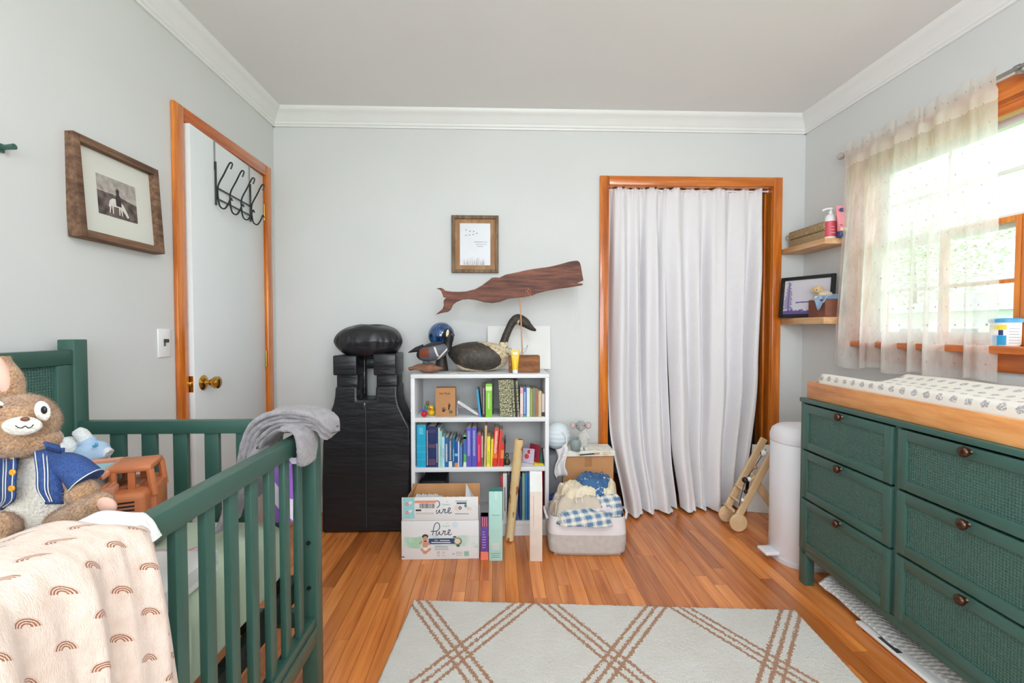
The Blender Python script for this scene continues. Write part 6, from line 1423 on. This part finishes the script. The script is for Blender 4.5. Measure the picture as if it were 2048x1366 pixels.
part('bottle_label', G().lathe([(rB + .0008, .012), (rB + .0008, (zt_ - z1) * .70)], (lb.x, lb.y, z1), 28, sy=.82), m_pk, lo_, ang=50)
part('pump_collar', G().lathe([(0, 0), (.011, 0), (.011, .016), (.005, .018), (.005, .028), (0, .028)], (lb.x, lb.y, zt_ - .001), 20), m_white, lo_, ang=40)
part('pump_nozzle', G().tube(curve([(lb.x + .006, lb.y - .004, zt_ + .030), (lb.x - .010, lb.y + .004, zt_ + .032), (lb.x - .030, lb.y + .014, zt_ + .027), (lb.x - .033, lb.y + .016, zt_ + .020)], 12), .0055, 10), m_white, lo_)
g = G(); [g.box(lb.x - .016, lb.x + .010 - .004 * k, lb.y - .0262, lb.y - .0258, z1 + .030 + .016 * k, z1 + .033 + .016 * k) for k in range(3)]; part('label_print', g, bmat((244, 214, 220), .5), lo_)
tp = S_(725, 310, 1.855)
tu = thing('lotion_tube', 'pink lotion tube standing on its navy cap beside the pump bottle', 'tube', (tp.x, tp.y, z1)); th_ = S_(725, 60, 1.855).z - z1
part('cap', G().lathe([(0, 0), (.020, 0), (.022, .004), (.021, .030), (0, .030)], (tp.x, tp.y, z1 + .0005), 24, sy=.75), bmat((44, 66, 120), .4), tu, ang=50)
def tub2(u, v):
    a = 2 * math.pi * u; k = sm(0, 1, v); return V((tp.x + lerp(.022, .033, k) * math.copysign(abs(math.cos(a)) ** lerp(1, .5, k), math.cos(a)), tp.y + lerp(.017, .002, k) * math.sin(a), z1 + .031 + (th_ - .031) * v))
part('tube_body', G().grid(tub2, 28, 14, cu=True), M('pink_tube', (232, 138, 148), .35, .03), tu, ang=60)
part('tube_badge', G().ball((tp.x - .004, tp.y - .008, z1 + th_ * .86), (.017, .003, .010)), bmat((36, 60, 118), .4), tu)
part('tube_band', G().box(tp.x - .020, tp.x + .020, tp.y - .0155, tp.y - .0145, z1 + th_ * .36, z1 + th_ * .39), bmat((200, 60, 90), .4), tu)
part('tube_band', G().box(tp.x - .018, tp.x + .018, tp.y - .0165, tp.y - .0155, z1 + .034, z1 + .048), bmat((236, 220, 170), .4), tu)
# black framed picture leaning in the corner
msc = Mat('lake_print', .3); a, b, c = msc.xyz(); nz = msc.noise(60, 4)
sky2 = msc.ramp(c, [(0, lin((206, 202, 210))), (1, lin((222, 220, 222)))]); far_ = (c - .088 - nz * .006).ab().lt(.0035) * a.gt(-.06)
near_ = (c * -1.0 + (nz - .5) * .05 + (a.ab()) * .05).gt(-.040); msc.col(msc.mix(near_.mx(far_), sky2, lin((104, 84, 146))))
pf0, pf1 = P(1563, 633, Y=2.80), P(1668, 633, Y=2.66)
pa_ = V((1.745, 2.775, z2)); pb_ = V((1.905, 2.52, z2)); 
pb_ = V((P(1668, 600, X=1.88).x, P(1668, 600, X=1.88).y, z2)); pa_ = V((1.745, 2.83 - .02, z2)); 
dv = (pb_ - pa_); wP = dv.length; fz_ = math.atan2(dv.y, dv.x)
hP = .245
lf = frame_thing('lake_picture', 'black framed picture of purple trees by a lake on the lower shelf', (pa_ + pb_) / 2 + V((0, 0, .001)), (math.radians(-6), 0, fz_), wP, hP, .020, .018, m_black, bmat((224, 222, 222), .5), (.001, .001), msc.m)
# printed pine at the side
g = G(); q = random.Random(6); x0_ = -wP / 2 + .050
g.prism([(x0_ - .003, .03), (x0_ + .003, .03), (x0_ + .001, .215), (x0_ - .001, .215)], lambda p, r, t: V((p, t, r)), -.0100, -.0098)
for k in range(34):
    z = .055 + k * .0048; l = .026 * (1 - (z - .05) / .19) + .007; s_ = -1 if k % 2 else 1; l *= q.uniform(.6, 1.2)
    g.prism([(x0_, z + .003), (x0_ + s_ * l, z - .004), (x0_ + s_ * l * .8, z - .007), (x0_, z - .002)], lambda p, r, t: V((p, t, r)), -.0102, -.0098)
lpart('printed_pine', g, bmat((96, 74, 144), .5), lf, ang=None)
# brown leather box, blue cloth, plush puppy
bxx0 = 1.795; yb0, yb1 = S_(690, 1100, bxx0).y, S_(384, 1090, bxx0).y
zbx = S_(500, 1005, bxx0).z
yb0, yb1 = 2.485, 2.625
single('leather_box', BOX(bxx0, XR - .012, yb0, yb1, z2 + .0005, zbx, bev=.004, seg=3), M('brown_leather', (124, 72, 54), .6, .12, 20, .2, 60), 'brown leather box in front of the lake picture', 'box', ang=50)
pu = V((1.825, 2.585, zbx)); m_tan = fur('tan_plush', (206, 164, 100), (236, 204, 146), 200); m_tan2 = fur('cream_plush_toy', (226, 200, 160), (244, 228, 200), 200)
pp = thing('plush_puppy', 'small tan plush puppy lying on the brown leather box', 'plush toy', pu)
part('torso', G().ball(pu + V((.028, -.018, .025)), (.040, .028, .024), 24, 16, Matrix.Rotation(-.5, 3, 'Z')), m_tan2, pp, ang=80)
part('head', G().ball(pu + V((-.008, -.004, .058)), (.023, .022, .022), 22, 14), m_tan, pp, ang=80)
part('muzzle', G().ball(pu + V((-.019, -.017, .052)), (.011, .010, .009), 16, 10), m_tan2, pp, ang=80); part('nose', G().ball(pu + V((-.026, -.024, .054)), .0035, 10, 8), m_black, pp)
for dx_, dy_ in ((-.021, .008), (.012, -.018)): part('ear', G().ball(pu + V((dx_ - .004, dy_, .056)), (.008, .007, .016), 14, 10), m_tan, pp, ang=80)
for dx_ in (-.018, .010): part('paw', G().ball(pu + V((dx_ - .006, -.018 + dx_ * .3, .011)), (.016, .013, .011), 16, 10), m_tan2, pp, ang=80)
part('eye', G().ball(pu + V((-.022, -.009, .064)), .0028, 10, 8), m_black, pp); part('eye', G().ball(pu + V((-.010, -.022, .064)), .0028, 10, 8), m_black, pp)
m_bcl = M('blue_cotton', (150, 178, 208), .9, .12, 30, .6, 60)
g = G().grid(lambda u, v: V((bxx0 - .006 + .09 * v - .012 * (1 - sm(0, .3, v)), 2.480 + .085 * u - .004, (zbx + .010 + .012 * math.sin(u * 9 + 2 * v)) - .060 * (1 - sm(0, .22, v)) * (.6 + .4 * math.sin(u * 4)))), 30, 20).jig(.006, 34, 3)
single('blue_cloth', g, m_bcl, 'crumpled pale blue cloth hanging over the leather box', 'cloth', ang=80, solid=.003)

# ------------------------------------------------------------------ window curtain, rod, tub of wipes
RX = XR - .070
r0, r1 = P(1690, 302, X=RX), P(2060, 120, X=RX); rz = (r0.z + P(2040, 131, X=RX).z) / 2
rz = 2.052
rd = thing('curtain_rod', 'brushed steel curtain rod with round glass finial over the window', 'curtain rod', (RX, 1.7, rz))
part('rod', G().tube([(RX, 1.0, rz), (RX, r0.y, rz)], .0075, 14), m_steel, rd)
part('finial', G().lathe([(0, -.03), (.008, -.03), (.009, -.022), (.006, -.018), (.014, -.010), (.019, .002), (.017, .014), (.008, .022), (0, .024)], (RX, r0.y + .025, rz), 24, Matrix.Rotation(-math.pi / 2, 3, 'X')), M('finial_glass', (196, 192, 186), .12, .05, metal=.5), rd, ang=60)
for y_ in (r0.y - .02, 1.62): 
    b = part('bracket', BOX(RX - .004, XR - .001, y_ - .006, y_ + .006, rz - .022, rz - .008, bev=.002), m_steel, rd); fix(obj('bracket_cup', G().tube([(RX, y_ - .008, rz), (RX, y_ + .008, rz)], .011, 14), m_steel), b)
msh = Mat('sheer_linen'); nt = msh.nt
ux, uy, _ = msh.xyz('UV')
wv = msh.noise(300, 3, (1, .12, 1), 'UV'); wv2 = msh.noise(30, 3, (1, .3, 1), 'UV')
dc = ((ux / .05 + (uy / .075).floor() * .5).fr() - .5) * .05; dv_ = ((uy / .075).fr() - .5) * .075; dots = (dc * dc + dv_ * dv_ * .35).lt(.0000065)
colr = msh.mix(dots, msh.ramp(wv, [(.3, lin((246, 242, 234))), (.7, lin((253, 252, 248)))]), lin((196, 188, 176)))
df = nt.nodes.new('ShaderNodeBsdfDiffuse'); tl = nt.nodes.new('ShaderNodeBsdfTranslucent'); tp_ = nt.nodes.new('ShaderNodeBsdfTransparent')
nt.links.new(colr, df.inputs[0]); nt.links.new(colr, tl.inputs[0])
m1 = nt.nodes.new('ShaderNodeMixShader'); m1.inputs[0].default_value = .6; nt.links.new(df.outputs[0], m1.inputs[1]); nt.links.new(tl.outputs[0], m1.inputs[2])
m2 = nt.nodes.new('ShaderNodeMixShader'); nt.links.new(m1.outputs[0], m2.inputs[1]); nt.links.new(tp_.outputs[0], m2.inputs[2])
hd_ = uy.lt(.115); thin = (wv2 * .40 + .12) * (dots * -1.0 + 1.0) * (hd_ * -.85 + 1.0)
nt.links.new(thin.k, m2.inputs[0]); nt.links.new(m2.outputs[0], nt.nodes['Material Output'].inputs[0])
ca, cb = P(1697, 300, X=RX).y, P(1999, 150, X=RX).y; ba, bb_ = P(1672, 735, X=RX).y, P(1991, 755, X=RX).y
zbot = .925; ztp = rz + .032
uvc = []
def shr(u, v):
    z = lerp(ztp, zbot, v); y = lerp(lerp(ca, cb, u), lerp(ba, bb_, u), sm(0, 1, v)); ph = u * 6.2832 * 6.4
    f = math.sin(ph + 1.1 * math.sin(u * 11)) + .45 * math.sin(ph * 1.7 + 1.3) + .5 * math.sin(ph * .5 + 2 + v)
    amp = lerp(.010, .030, sm(.03, .8, v)); x = RX - .012 + f * amp * .8 - .006
    if abs(z - rz) < .034: x = RX - .014 - .003 * abs(f)
    head = 1 - sm(.0, .10, v); z += head * .010 * math.sin(u * 38); z += (1 - head) * 0 + sm(.9, 1, v) * .010 * math.sin(u * 21 + 1) 
    uvc.append((u * 1.15, v * 1.15)); return V((min(x, XR - .030), y + .006 * math.cos(ph), z))
single('sheer_curtain', G().grid(shr, 200, 90), msh.m, 'sheer cream curtain with woven dots hanging at the window', 'curtain', ang=80, uvs=lambda co, k: uvc[k])
wpp = P(2010, 690, X=1.895); 
wt_ = thing('wipes_tub', 'white tub of wipes with blue lid on the window sill', 'tub', (1.895, wpp.y, WIN_Z0)); hw = P(2010, 645, X=1.895).z - WIN_Z0; rT = .042
part('tub_body', G().lathe([(0, 0), (rT * .9, 0), (rT, .006), (rT, hw), (0, hw)], (1.895, wpp.y, WIN_Z0 + .0005), 32), m_white, wt_, ang=50)
part('tub_lid', G().lathe([(0, 0), (rT + .004, 0), (rT + .004, .012), (rT - .004, .016), (0, .016)], (1.895, wpp.y, WIN_Z0 + hw), 32), bmat((70, 160, 206), .4), wt_, ang=50)
def wrap(a0, a1, z0, z1, m, name='tub_label'): part(name, G().grid(lambda u, v: V((1.895 + (rT + .0006) * math.cos(lerp(a0, a1, u)), wpp.y + (rT + .0006) * math.sin(lerp(a0, a1, u)), WIN_Z0 + lerp(z0, z1, v))), 16, 2), m, wt_, ang=50)
wrap(-3.3, -2.35, hw * .05, hw * .45, bmat((36, 150, 200), .4)); wrap(-3.3, -2.35, hw * .70, hw * .90, bmat((240, 214, 60), .4)); wrap(-2.85, -2.55, hw * .46, hw * .68, bmat((40, 60, 120), .4))
for k in range(6): wrap(-2.2, -1.4, hw * (.12 + .12 * k), hw * (.15 + .12 * k), bmat((176, 178, 184), .5), 'fine_print')

# ------------------------------------------------------------------ rug
ra_ = P(826, 1199, Z=.012); rb_ = P(1591, 1219, Z=.012); dd = (rb_ - ra_); RW = dd.length; rz_ = math.atan2(dd.y, dd.x)
mr = Mat('rug_pile', .95, sheen=.3); ux, uy, _ = mr.xyz('UV')
jn = (mr.noise(120, 3, which='UV') - .5) * .065
sa = ux / .527 + (uy + .056) / .744 + .046; sb = ux / .527 - (uy + .056) / .744 + .046
def band(s):
    f = (s + .5 + jn).fr() - .5; return (f.ab().lt(.0145)).mx(((f.ab() - .072).ab()).lt(.0145))
st = band(sa).mx(band(sb)); pn = mr.noise(420, 3, which='UV'); pn2 = mr.noise(7, 3, which='UV')
ivory = mr.ramp(pn * .6 + pn2 * .4, [(.34, lin((244, 235, 220))), (.6, lin((255, 251, 244)))]); tan_ = mr.ramp(pn, [(.3, lin((178, 118, 78))), (.7, lin((210, 152, 110)))])
mr.col(mr.mix(st, ivory, tan_)); mr.bump(pn, 1.0, .008)
uvr = []; g = G(); RL = 2.3; q = random.Random(5)
ru_ = [RW * i / 380 for i in range(381)]; rv_ = [.0 + .0041 * j for j in range(200)] + [.83 + (RL - .83) * j / 12 for j in range(13)]
vs = []
for j, v_ in enumerate(rv_):
    for i, u__ in enumerate(ru_):
        e = min(u__, RW - u__, v_, RL - v_); z = .015 * (1 - (1 - min(1, e / .010)) ** 2) + (q.uniform(-.0016, .0016) if e > .001 and v_ < .82 else 0) - (.004 if e < .0005 else 0)
        wob = .0025 * mnoise.noise(V((u__ * 30, v_ * 30, 1))) if e < .004 else 0
        vs.append(V((u__ + wob, -v_ - wob, max(z, .0008)))); uvr.append((u__, v_))
nu_ = len(ru_); g.add(vs, [(j * nu_ + i, (j + 1) * nu_ + i, (j + 1) * nu_ + i + 1, j * nu_ + i + 1) for j in range(len(rv_) - 1) for i in range(nu_ - 1)])
rg = single('area_rug', g, mr.m, 'ivory pile rug with tan triple stripe diamond pattern', 'rug', ang=80, uvs=lambda co, k: uvr[k])
rg.location = (ra_.x, ra_.y, 0); rg.rotation_euler = (0, 0, rz_)
